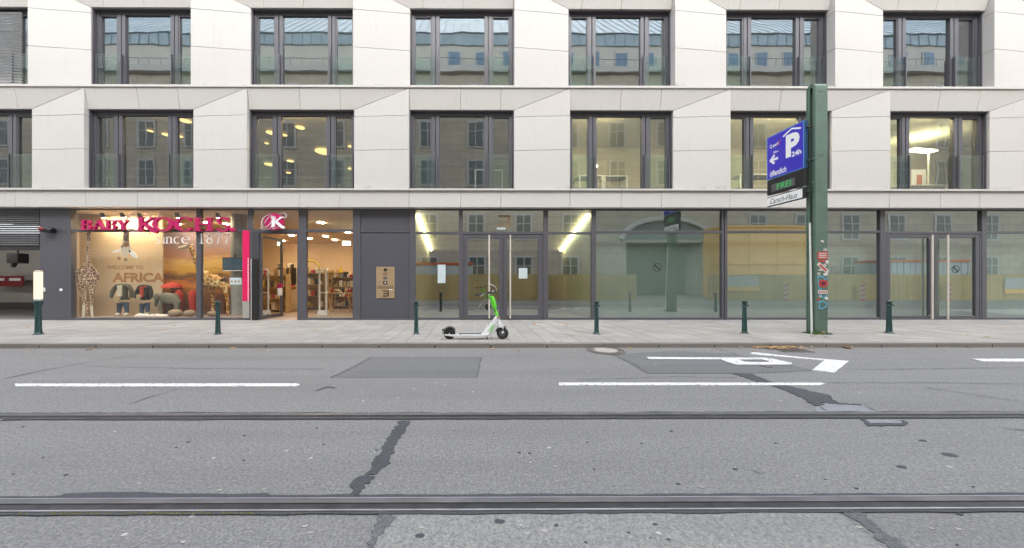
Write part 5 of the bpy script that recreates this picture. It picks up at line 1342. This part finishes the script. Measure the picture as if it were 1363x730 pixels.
# sign boxes: plane x = XS facing left, reaching from the post towards the building
XS = P(1070.4, 200, PYF+.10)[0]; YA = PYF + .10; 
YB = YA*1.127
ZS1, ZS0 = P(1070, 160.2, YA)[1], P(1070, 223.8, YA)[1]
def sgn(u, v, e=0.0): return Vector((XS - e, YB + (YA-YB)*u, ZS0 + (ZS1-ZS0)*v))
def sg_box(u0, v0, u1, v1, e0, e1, name, mat, parent=None, bevel=0):
    return MB().prism([sgn(u0, v0, e1), sgn(u1, v0, e1), sgn(u1, v1, e1), sgn(u0, v1, e1)], (e1-e0, 0, 0)).build(name, M_[mat], parent or ps, bevel=bevel)
sb_ = sg_box(0, 0, 1, 1, -.10, 0, 'sign_box', 'sign_side', bevel=.006)
sg_box(.0, .0, 1, 1, 0.0005, .006, 'sign_rim', 'sign_blue_edge', sb_); sg_box(.022, .018, .978, .982, .006, .009, 'sign_face', 'sign_blue', sb_)
def st_text(txt, u0, v0, u1, v1, name='lettering', mat='white_letter', e=.012, **k):
    mb = MB(); text_box(mb, txt, lambda a, b, d: sgn(u0 + (u1-u0)*a, v0 + (v1-v0)*b, e), 1, 1, **k); return mb.build(name, M_[mat], sb_)
st_text('P', .545, .345, .90, .845, 'big_letter', bold=.055)
mb = MB()
def sline(pts, wv, mat, name, e=.012):
    k = (YB-YA)/(ZS1-ZS0)
    P3 = [Vector((u*k, v)) for u, v in pts]; pen = Pen(lambda a, b, d: sgn(a/k, b, e - d), .003); pen.stroke([(p.x, p.y) for p in P3], wv)
    return pen.mb.build(name, M_[mat], sb_)
sline([(.47,.855),(.70,.945),(.93,.865)], .035, 'white_letter', 'roof_icon')
st_text('24h', .70, .325, .94, .435, bold=.03); st_text('öffentlich', .10, .05, .56, .185, bold=.02)
st_text('50m', .20, .565, .34, .615, bold=.02); st_text('Q-park', .09, .70, .36, .80, bold=.02)
sline([(.29,.715),(.36,.76),(.40,.81)], .02, 'sign_red', 'red_flash')
sline([(.10,.43),(.33,.43)], .055, 'white_letter', 'arrow'); sline([(.23,.525),(.11,.43),(.23,.335)], .055, 'white_letter', 'arrow', .0135)
# FREI display and name board
def zrow(pa, pb_): return ((P(1070, pb_, YA)[1]-ZS0)/(ZS1-ZS0), (P(1070, pa, YA)[1]-ZS0)/(ZS1-ZS0))
v0, v1 = zrow(225, 246.5)
db = sg_box(0.0, v0, 1, v1, -.09, .0, 'display_box', 'black', bevel=.006)
vm = (v1-v0); sg_box(.14, v0+vm*.16, .78, v0+vm*.66, .0005, .006, 'display_window', 'display_grey', db)
st = MB(); text_box(st, 'FREI', lambda a, b, d: sgn(.30 + .38*a, v0+vm*(.22+.38*b), .009), 1, 1); st.build('green_text', M_['led_green'], db)
v0, v1 = zrow(249.5, 263.5)
nb = sg_box(0.0, v0, 1, v1, -.09, .0, 'name_board', 'black', bevel=.004)
vm = v1-v0; sg_box(.01, v0+vm*.06, .96, v0+vm*.92, .0005, .006, 'name_face', 'white_letter', nb)
st = MB(); text_box(st, 'Carsch-Haus', lambda a, b, d: sgn(.10 + .74*a, v0+vm*(.20+.55*b), .0085), 1, 1, shear=.3); st.build('name_text', M_['grey_plastic'], nb)
for v in (.85, .15, -.5): MB().tube([sgn(1.0, v, -.05), sgn(1.04, v, -.05) + Vector((.08, 0, 0)), Vector((pxl+.02, PYF+.1, sgn(1, v).z))], .018, 8).build('bracket', M_['black'], ps)
# stickers and scrawl on the lower post
def stick(px0, py0, px1, py1, mat, name='sticker', rot=0, e=.003):
    x0, z1 = P(px0, py0, PYF); x1, z0 = P(px1, py1, PYF); c = Vector(((x0+x1)/2, PYF-e, (z0+z1)/2)); ca, sa = math.cos(rot), math.sin(rot)
    return MB().obox(c, Vector((ca, 0, sa))*(x1-x0)/2, (0, .0012, 0), Vector((-sa, 0, ca))*(z1-z0)/2).build(name, M_[mat], ps)
k1 = stick(1088, 335.5, 1101.5, 345.5, 'sticker_red'); 
mb = MB()
for i, py in enumerate((337, 339.6, 342.2)): 
    x0, z1 = P(1089.5, py, PYF); x1, z0 = P(1100, py+1.4, PYF)
    for k in range(4): mb.box(x0 + (x1-x0)*(k+.08)/4, PYF-.0075, z0, x0 + (x1-x0)*(k+.85)/4, PYF-.005, z1)
mb.build('sticker_print', M_['sticker_white'], ps)
stick(1089.5, 346.8, 1098.5, 349.2, 'sticker_red'); stick(1086.5, 354.2, 1104, 359.2, 'sticker_white', rot=R(-42)); stick(1089, 355.4, 1101.5, 358, 'sticker_red', rot=R(-42), e=.006)
oval(1098, 353.5, .045, .045, 'light_metal', 'sticker'); oval(1092.5, 359.5, .07, .03, 'light_metal', 'sticker', -.0025)
oval(1095.5, 377.6, .125, .105, 'sticker_red', 'sticker', -.005); oval(1095.5, 377.6, .07, .05, 'magenta_dark', 'sticker', -.008)
stick(1088.8, 386.6, 1101.5, 391.2, 'sticker_white'); 
for k in range(4): stick(1090 + k*2.9, 387.6, 1091.6 + k*2.9, 390.2, 'sticker_red', e=.006)
stick(1090.5, 403, 1101.5, 426, 'post_green_dark', 'faded_patch', e=.002); stick(1092.5, 320.2, 1096.5, 322.6, 'sticker_white', rot=R(-20)); stick(1094, 441, 1098, 446.5, 'tan_cloth')
def scrawl(pts, w_=.03): 
    P3 = [P(x, y, PYF) for x, y in pts]; pen = Pen(lambda a, b, d: (a, PYF-.0035+d, b), .003); pen.stroke(P3, w_); pen.mb.build('scrawl', M_['graffiti'], ps)
for a, b, c, d, m, r in ((1099,347,1102.5,351,'sticker_white',8),(1088,363,1092,366.5,'light_metal',-12),(1096,363.5,1102,367,'sticker_white',15),(1090,393,1094,396,'light_metal',5),(1098,395.5,1102,399,'sticker_white',-20),(1088,398,1091,401,'sticker_red',10),(1096,331,1101,334,'light_metal',-6),(1089,349.8,1093.5,353,'black',20)): stick(a, b, c, d, m, rot=R(r), e=.0018)
scrawl([(1087.5,370),(1092,367.5),(1096,369.5),(1098,373),(1101,370)]); scrawl([(1089,372),(1089.5,380),(1092,392),(1096,397),(1101,393)], .025); scrawl([(1088.5,402.5),(1095,401),(1100.5,404),(1099.5,408),(1094,411),(1089,410.5)]); scrawl([(1092,402),(1089.5,411)], .022); scrawl([(1093,384),(1093.5,392)], .022)
# white pipe leaning in the channel
pa = P(1078, 297, PYF+.12); pb2 = P(1084, 443, PYF-.03)
tag(MB().tube([(pa[0], PYF+.12, pa[1]), (pb2[0]-.02, PYF+.02, SZ+.01)], .022, 10).build('white_pipe', M_['white_paint'], smooth=60), 'thin white plastic pipe leaning in the channel of the green sign post', 'pipe')

# ------------------------------------------------------------------ small things on the ground
def leaf_geo(x, y, z, s, mat_name, rot, curl):
    pts = [(-1,0,.0),(-.6,.45,.25),(-.1,.35,.05),(.1,.7,.35),(.4,.35,.1),(1,.0,.3),(.4,-.35,.15),(.1,-.65,.4),(-.1,-.3,.05),(-.6,-.42,.3)]
    ca, sa = math.cos(rot), math.sin(rot); V_ = [(x, y, z+.004)]
    V_ += [(x + s*(a*ca - b*sa), y + s*(a*sa + b*ca), z + .004 + s*c*curl) for a, b, c in pts]
    return MB().add(V_, [(0, i, i % 10 + 1) for i in range(1, 11)])
spots = [(1107,460,0),(1000,448,1),(938,446,1),(965,440,1),(968,435,1),(140,446,1),(217,439,1),(232,434,1),(270,447,1),(612,440,1),(600,436,1),(681,433,1),(768,440,1),(762,447,1),(736,455,1),(853,441,1),(888,436,1),(1165,437,1),(1287,446,1),(1305,441,1),(1308,450,1),(1244,461,0),(1280,462,0),(792,463,0),(802,462,0),(833,461.5,0),(345,466,0),(120,466,0),(540,466,0),(690,467,0),(1090,446,1),(1083,448,1),(1100,449,1),(1316,449,1),(1336,436,1),(450,444,1),(420,440,1),(510,437,1),(36,436,1),(310,464.5,0),(395,465.5,0),(655,465,0)]
lf = random.Random(11)
for i in range(60): spots.append((lf.uniform(10, 1360), lf.uniform(428.5, 456), 1))
for i in range(26): spots.append((lf.uniform(10, 1360), lf.uniform(464.5, 468), 0))
for i, (px, py, up) in enumerate(spots):
    z = SZ if up else 0; x, y = G(px, py, z)
    if not up: y = min(y, KY - .05)
    if up and (y < KY+.05 or y > 11.9): continue
    s = lf.uniform(.04, .085) if i < 42 else lf.uniform(.018, .05)
    if i == 0: s = .16
    o = leaf_geo(x, y, z, s, '', lf.uniform(0, 6.28), lf.uniform(.2, .9)).build('dry_leaf', M_['leaf_tan' if lf.random() < .65 else 'leaf_brown'])
    if i == 0: tag(o, 'large curled tan leaf lying in the gutter below the parking sign post', 'leaf')
    else:
        lm = min(((50, 'the lamp bollard'), (180, 'the mannequin window'), (290, 'the bollard before the plush giraffe'), (370, 'the shop door'), (440, 'the narrow shop window'), (513, 'the brass intercom'), (580, 'the paper notice'), (645, 'the scooter'), (735, 'the access cover'), (806, 'the manhole cover'), (880, 'the gateway reflection'), (991, 'the bollard left of the sign post'), (1090, 'the green sign post'), (1183, 'the right hand bollard'), (1260, 'the right double door'), (1340, 'the right edge')), key=lambda k: abs(k[0]-px))[1]
        tag(o, f'{"tiny" if s < .032 else "small" if s < .05 else "broad"} dry leaf {"in the gutter" if not up else "on the front pavement" if y < 9.6 else "on the rear pavement"} by {lm}', 'leaf', 'dry leaves scattered along the pavement and gutter')
# leaf litter at the gully
mb = MB()
for i in range(130):
    px = lf.gauss(1036, 16); x, y = G(px, 463.5, 0); y = KY - abs(lf.gauss(.05, .07)) - .015
    l = leaf_geo(x, y, .002 + lf.uniform(0, .03), lf.uniform(.02, .06), '', lf.uniform(0, 6.28), lf.uniform(.2, 1)); mb.add(l.v, l.f)
tag(mb.build('leaf_litter', M_['leaf_tan'], kind='stuff'), 'heap of dry leaves gathered over the gutter drain', 'leaves')
# thin litter line along the gutter and building base
mb = MB()
for i in range(420):
    x = lf.uniform(-18, 21); l = leaf_geo(x, KY - abs(lf.gauss(0, .03)) - .008, .0, lf.uniform(.006, .022), '', lf.uniform(0, 6.28), lf.uniform(.2, 1)); mb.add(l.v, l.f)
for i in range(160):
    x = lf.uniform(-15, 20); l = leaf_geo(x, 12.0 - abs(lf.gauss(0, .06)), SZ, lf.uniform(.01, .03), '', lf.uniform(0, 6.28), lf.uniform(.2, 1)); mb.add(l.v, l.f)
tag(mb.build('leaf_crumbs', M_['leaf_tan'], kind='stuff'), 'fine crumbs of dry leaves along the gutter and the shop fronts', 'leaves')
# manhole cover
x, y = G(806, 467.2, 0)
mh = thing('manhole_cover', 'round manhole cover with a pale concrete middle in the road by the kerb', 'manhole cover', (x, y, 0))
MB().lathe((x, y, 0), [(.40, .002), (.40, .014), (.37, .016), (.37, .009), (.335, .009), (.335, .015), (.25, .015), (.25, .002)], 36).build('iron_ring', M_['iron'], mh, smooth=30)
MB().lathe((x, y, 0), [(.245, .002), (.245, .017), (.22, .019), (.005, .020)], 32).build('concrete_plug', M_['cover_concrete'], mh, smooth=30)
# gully grate
x, y = G(1048, 465.5, 0); y = min(y, KY-.30)
gg = thing('drain_grate', 'dark iron street drain grate at the kerb below the leaf heap', 'drain', (x, y, 0))
for a, b, c, d in ((-.32,-.2,-.28,.2),(.28,-.2,.32,.2),(-.28,-.2,.28,-.16),(-.28,.16,.28,.2)): MB().box(x+a, y+b, -.02, x+c, y+d, .010).build('rim', M_['iron'], gg)
for k in range(9): MB().box(x-.26+k*.06, y-.16, -.02, x-.235+k*.06, y+.16, .008).build('bar', M_['iron'], gg)
MB().box(x-.28, y-.16, -.03, x+.28, y+.16, .0025).build('pit', M_['black'], gg)
# small valve cover in the patch
x, y = G(1020, 488, 0)
tag(MB().lathe((x, y, 0), [(.09, .002), (.09, .012), (.07, .013), (.01, .011)], 18).build('valve_cover', M_['iron'], smooth=30), 'tiny iron valve cover in the dark asphalt below the white arrow', 'valve cover')
# access cover in the pavement by the doors
x, y = G(732, 432, SZ)
ac = thing('access_cover', 'pale rectangular access cover set in the pavement before the entrance', 'access cover', (x, y, SZ))
hx = 22*y/F
MB().box(x-hx, y-.22, SZ-.02, x+hx, y+.22, SZ+.005).build('cover_plate', M_['cover_concrete'], ac, bevel=.004)
for s in (-1, 1): MB().box(x+s*hx-.06*(s > 0), y-.16, SZ+.001, x+s*hx+.06*(s < 0), y+.16, SZ+.009).build('lift_bar', M_['leaf_brown'], ac)
MB().box(x-.10, y-.03, SZ+.001, x+.10, y+.03, SZ+.0085).build('lift_slot', M_['grey_plastic'], ac)
# grass at the post foot
mb = MB(); gr_ = random.Random(5)
for i in range(420):
    xx = gr_.uniform(pxl-.12, pxr+.05); yy = PYF + gr_.choice([gr_.uniform(-.09, -.01), gr_.uniform(-.05, .2)])
    h = gr_.uniform(.03, .12)*(1.3 if xx < pxl+.05 else .6); a = gr_.uniform(0, 6.28); lx, ly = .04*math.cos(a), .04*math.sin(a)
    mb.add([(xx-.005, yy, SZ), (xx+.005, yy, SZ), (xx+lx, yy+ly, SZ+h)], [(0, 1, 2)])
tag(mb.build('grass_tuft', M_['grass'], kind='stuff'), 'tuft of green grass at the foot of the green sign post', 'grass')
mb = MB()
for i in range(150):
    px = gr_.choice([gr_.uniform(0, 420), gr_.uniform(60, 330)]); x, y = G(px, 686, 0)
    x += gr_.uniform(-.02, .02); yy = YN - .082 + gr_.gauss(0, .005); s = gr_.uniform(.002, .005)
    mb.add([(x-s*2, yy, .009), (x+s*2, yy, .009), (x+s, yy+s, .012), (x-s, yy+s, .013)], [(0,1,2,3)])
tag(mb.build('moss_line', M_['moss'], kind='stuff'), 'yellow green moss growing along the near tram rail', 'moss')

# ------------------------------------------------------------------ the other side of the street (seen mirrored in the glass)
OY = -10.0
ob = thing('stone_building', 'large stone building across the street, mirrored in the windows', 'building', (0, OY, 0))
OX0, OX1 = -85, 95
gx0, gx1 = PX(835, 34), PX(938, 34)
MB().box(OX0, OY-1, 0, gx0, OY, 23.3).build('facade_wall', M_['opp_stone'], ob)
MB().box(gx0, OY-1, 5.6, gx1, OY, 23.3).build('facade_wall', M_['opp_stone'], ob)
MB().box(gx1, OY-1, 0, OX1, OY, 23.3).build('facade_wall', M_['opp_stone'], ob)
for xx in (gx0-.3, gx1): MB().box(xx, OY-3, 0, xx+.3, OY-1.001, 5.6).build('gateway_side', M_['opp_cornice'], ob)
MB().box(gx0-.3, OY-3, 5.601, gx1+.3, OY-1.001, 5.8).build('gateway_ceiling', M_['opp_cornice'], ob)
MB().box(gx0, OY-3, 0, gx1, OY-2.9, 5.6).build('gateway_back', M_['opp_dark'], ob)
xc = (gx0+gx1)/2
am = [(xc + 4.6*math.cos(R(180 - 15*i)), 5.9 + 2.1*math.sin(R(180 - 15*i))) for i in range(13)]
MB().tube([(x, OY+.18, z) for x, z in am], .28, 6).build('arch_moulding', M_['opp_cornice'], ob)
MB().prism([(x, OY+.05, z) for x, z in am], (0, .03, 0)).build('arch_field', M_['opp_dark'], ob)
MB().box(OX0, OY-1, 23.301, OX1, OY+.5, 23.9).build('cornice', M_['opp_cornice'], ob)
MB().box(OX0, OY+.001, 10.2, OX1, OY+.25, 10.7).build('string_course', M_['opp_cornice'], ob)
MB().box(OX0, OY-1.2, 23.9, OX1, OY-.2, 26.4).build('attic_wall', M_['opp_plaster'], ob)
MB().box(OX0, OY-1.1, 26.401, OX1, OY-.05, 27.5).build('metal_band', M_['band_metal'], ob)
MB().prism([(OX0, OY-.3, 27.51), (OX0, OY+.1, 27.6), (OX0, OY-8.0, 36.2), (OX0, OY-14, 36.2), (OX0, OY-14, 27.51)], (OX1-OX0, 0, 0)).build('roof', M_['roof_metal'], ob)
MB().box(OX0, OY+.40, 24.62, OX1, OY+.43, 24.66).build('roof_railing', M_['grey_plastic'], ob)
br0 = None
for k in range(160):
    x = OX0 + k*1.12
    if br0 is None: br0 = MB().box(x, OY+.405, 23.9, x+.03, OY+.425, 24.62).build('railing_bar', M_['grey_plastic'], ob)
    else: copy_tree(br0, k*1.12)
sd0 = None
for k in range(180):
    x = OX0 + k*1.0
    if sd0 is None: sd0 = MB().box(x, OY-.05, 26.42, x+.07, OY+.03, 27.48).build('band_rib', M_['band_metal'], ob)
    else: copy_tree(sd0, k*1.0)
sm0 = None
for k in range(200):
    x = OX0 + k*.9
    if sm0 is None: sm0 = MB().prism([(x, OY+.1, 27.61), (x+.05, OY+.1, 27.61), (x+.05, OY-8.0, 36.21), (x, OY-8.0, 36.21)], (0, 0, .09)).build('roof_seam', M_['roof_metal'], ob)
    else: copy_tree(sm0, k*.9)
ap = None
for k in range(32):
    x = -2.0 + k*2.95
    if ap is None:
        ap = MB().box(x-.72, OY-.18, 24.05, x+.72, OY-.12, 25.75).build('window', M_['window_white'], ob)
        MB().box(x-.58, OY-.12, 24.05, x+.58, OY-.09, 25.65).build('pane', M_['sky_tinted_pane'], ap)
    else: copy_tree(ap, k*2.95)
wn = None
for r_, z in enumerate((1.6, 6.0, 11.6, 15.6, 19.6)):
    for k in range(35):
        x = OX0 + 2 + k*4.9
        if r_ < 2 and gx0-3 < x < gx1+3: continue
        if wn is None:
            wn = MB().box(x-.95, OY-.05, z-.2, x+.95, OY+.10, z+2.6).build('window', M_['opp_cornice'], ob); wx, wz = x, z
            MB().box(x-.72, OY+.101, z, x+.72, OY+.13, z+2.4).build('pane', M_['opp_dark'], wn)
            MB().box(x-.05, OY+.131, z, x+.05, OY+.17, z+2.4).build('glazing_bar', M_['window_white'], wn)
            MB().box(x-.72, OY+.131, z+1.5, x+.72, OY+.165, z+1.58).build('glazing_bar', M_['window_white'], wn)
        else: copy_tree(wn, x-wx, 0, z-wz)
# timber hoarding, containers and warning boards
hd = thing('timber_hoarding', 'timber site hoarding across the street, mirrored in the ground floor glass', 'hoarding', (0, -2, 0))
HX = [(-9.5, PX(848, 26.1)), (PX(943, 26.1), 46)]
mb = MB()
for a, b in HX:
    x = a
    while x < b:
        mb.box(x+.004, -2.0+rnd.uniform(-.006, .006), .0, min(x+.19, b)-.004, -2.04, 2.08 + rnd.uniform(-.01, .01)); x += .19
mb.build('boards', M_['hoarding_wood'], hd, kind='stuff')
def container(x0, x1, z0, z1, y0, y1, mat, trim, label, ribs=12):
    t = thing('site_container', label, 'container', ((x0+x1)/2, (y0+y1)/2, z0))
    MB().box(x0, y0, z0, x1, y1, z1).build('shell', M_[mat], t)
    for k in range(ribs+1):
        x = x0 + (x1-x0)*k/ribs; MB().box(x-.05, y1, z0, x+.05, y1+.04, z1).build('rib', M_[mat], t)
    MB().box(x0-.05, y0, z1, x1+.05, y1+.08, z1+.2).build('roof_trim', M_[trim], t); MB().box(x0-.05, y0, z0-.001, x1+.05, y1+.08, z0+.12).build('base_trim', M_[trim], t)
DC = 29.2; YC = -(DC - 2*YG)
container(PX(962, DC), PX(1073, DC), 0, 3.05, YC-2.4, YC, 'container_yellow', 'container_yellow', 'lower yellow site container across the street, mirrored in the glass', 3)
container(PX(962, DC), PX(1073, DC), 3.25, 6.35, YC-2.4, YC, 'container_yellow', 'container_yellow', 'upper yellow site container across the street, mirrored in the glass', 3)
container(PX(520, DC), PX(628, DC), 0, 3.0, YC-2.4, YC, 'container_white', 'orange_trim', 'pale site container with an orange roof edge, mirrored left of the entrance', 20)
container(PX(1180, DC), PX(1292, DC), 0, 3.25, YC-2.4, YC, 'container_white', 'orange_trim', 'pale site container with an orange roof edge, mirrored in the right hand doors', 14)
def banner(px0, py0, px1, py1, label):
    d = 2*YG + 1.9; x0, z1 = P(px0, py0, d); x1, z0 = P(px1, py1, d); t = thing('site_banner', label, 'banner', ((x0+x1)/2, -1.95, z0))
    MB().box(x0, -1.97, z0+(z1-z0)*.3, x1, -1.94, z1).build('white_field', M_['window_white'], t); MB().box(x0, -1.97, z0, x1, -1.94, z0+(z1-z0)*.295).build('orange_field', M_['container_yellow'], t)
banner(970, 368, 1012, 388, 'white and orange site banner mirrored in the glass beside the sign post'); banner(1340, 370, 1385, 391, 'white and orange site banner mirrored at the right edge')
for px, lbl in ((1047, 'red and white warning board mirrored left of the sign post'), (1150, 'red and white warning board mirrored right of the sign post'), (1266.5, 'red and white warning board mirrored in the right hand double door')):
    d = 2*YG + 1.6; x, z1 = P(px, 378, d); _, z0 = P(px, 403, d); wv = .17
    t = thing('warning_board', lbl, 'warning board', (x, -1.6, 0))
    MB().box(x-wv, -1.62, z0, x+wv, -1.59, z1).build('board', M_['window_white'], t)
    for k in range(4):
        z = z0 + (z1-z0)*(k+.15)/4; h = (z1-z0)/8
        MB().prism([(x-wv, -1.586, z), (x+wv, -1.586, z+.16), (x+wv, -1.586, z+.16+h), (x-wv, -1.586, z+h)], (0, -.003, 0)).build('red_stripe', M_['sticker_red'], t)
    MB().box(x-.03, -1.66, 0, x+.03, -1.62, z1).build('stake', M_['grey_plastic'], t)
d = 2*YG + 2.6
for a, b in ((833, 848), (943, 960)):
    pass
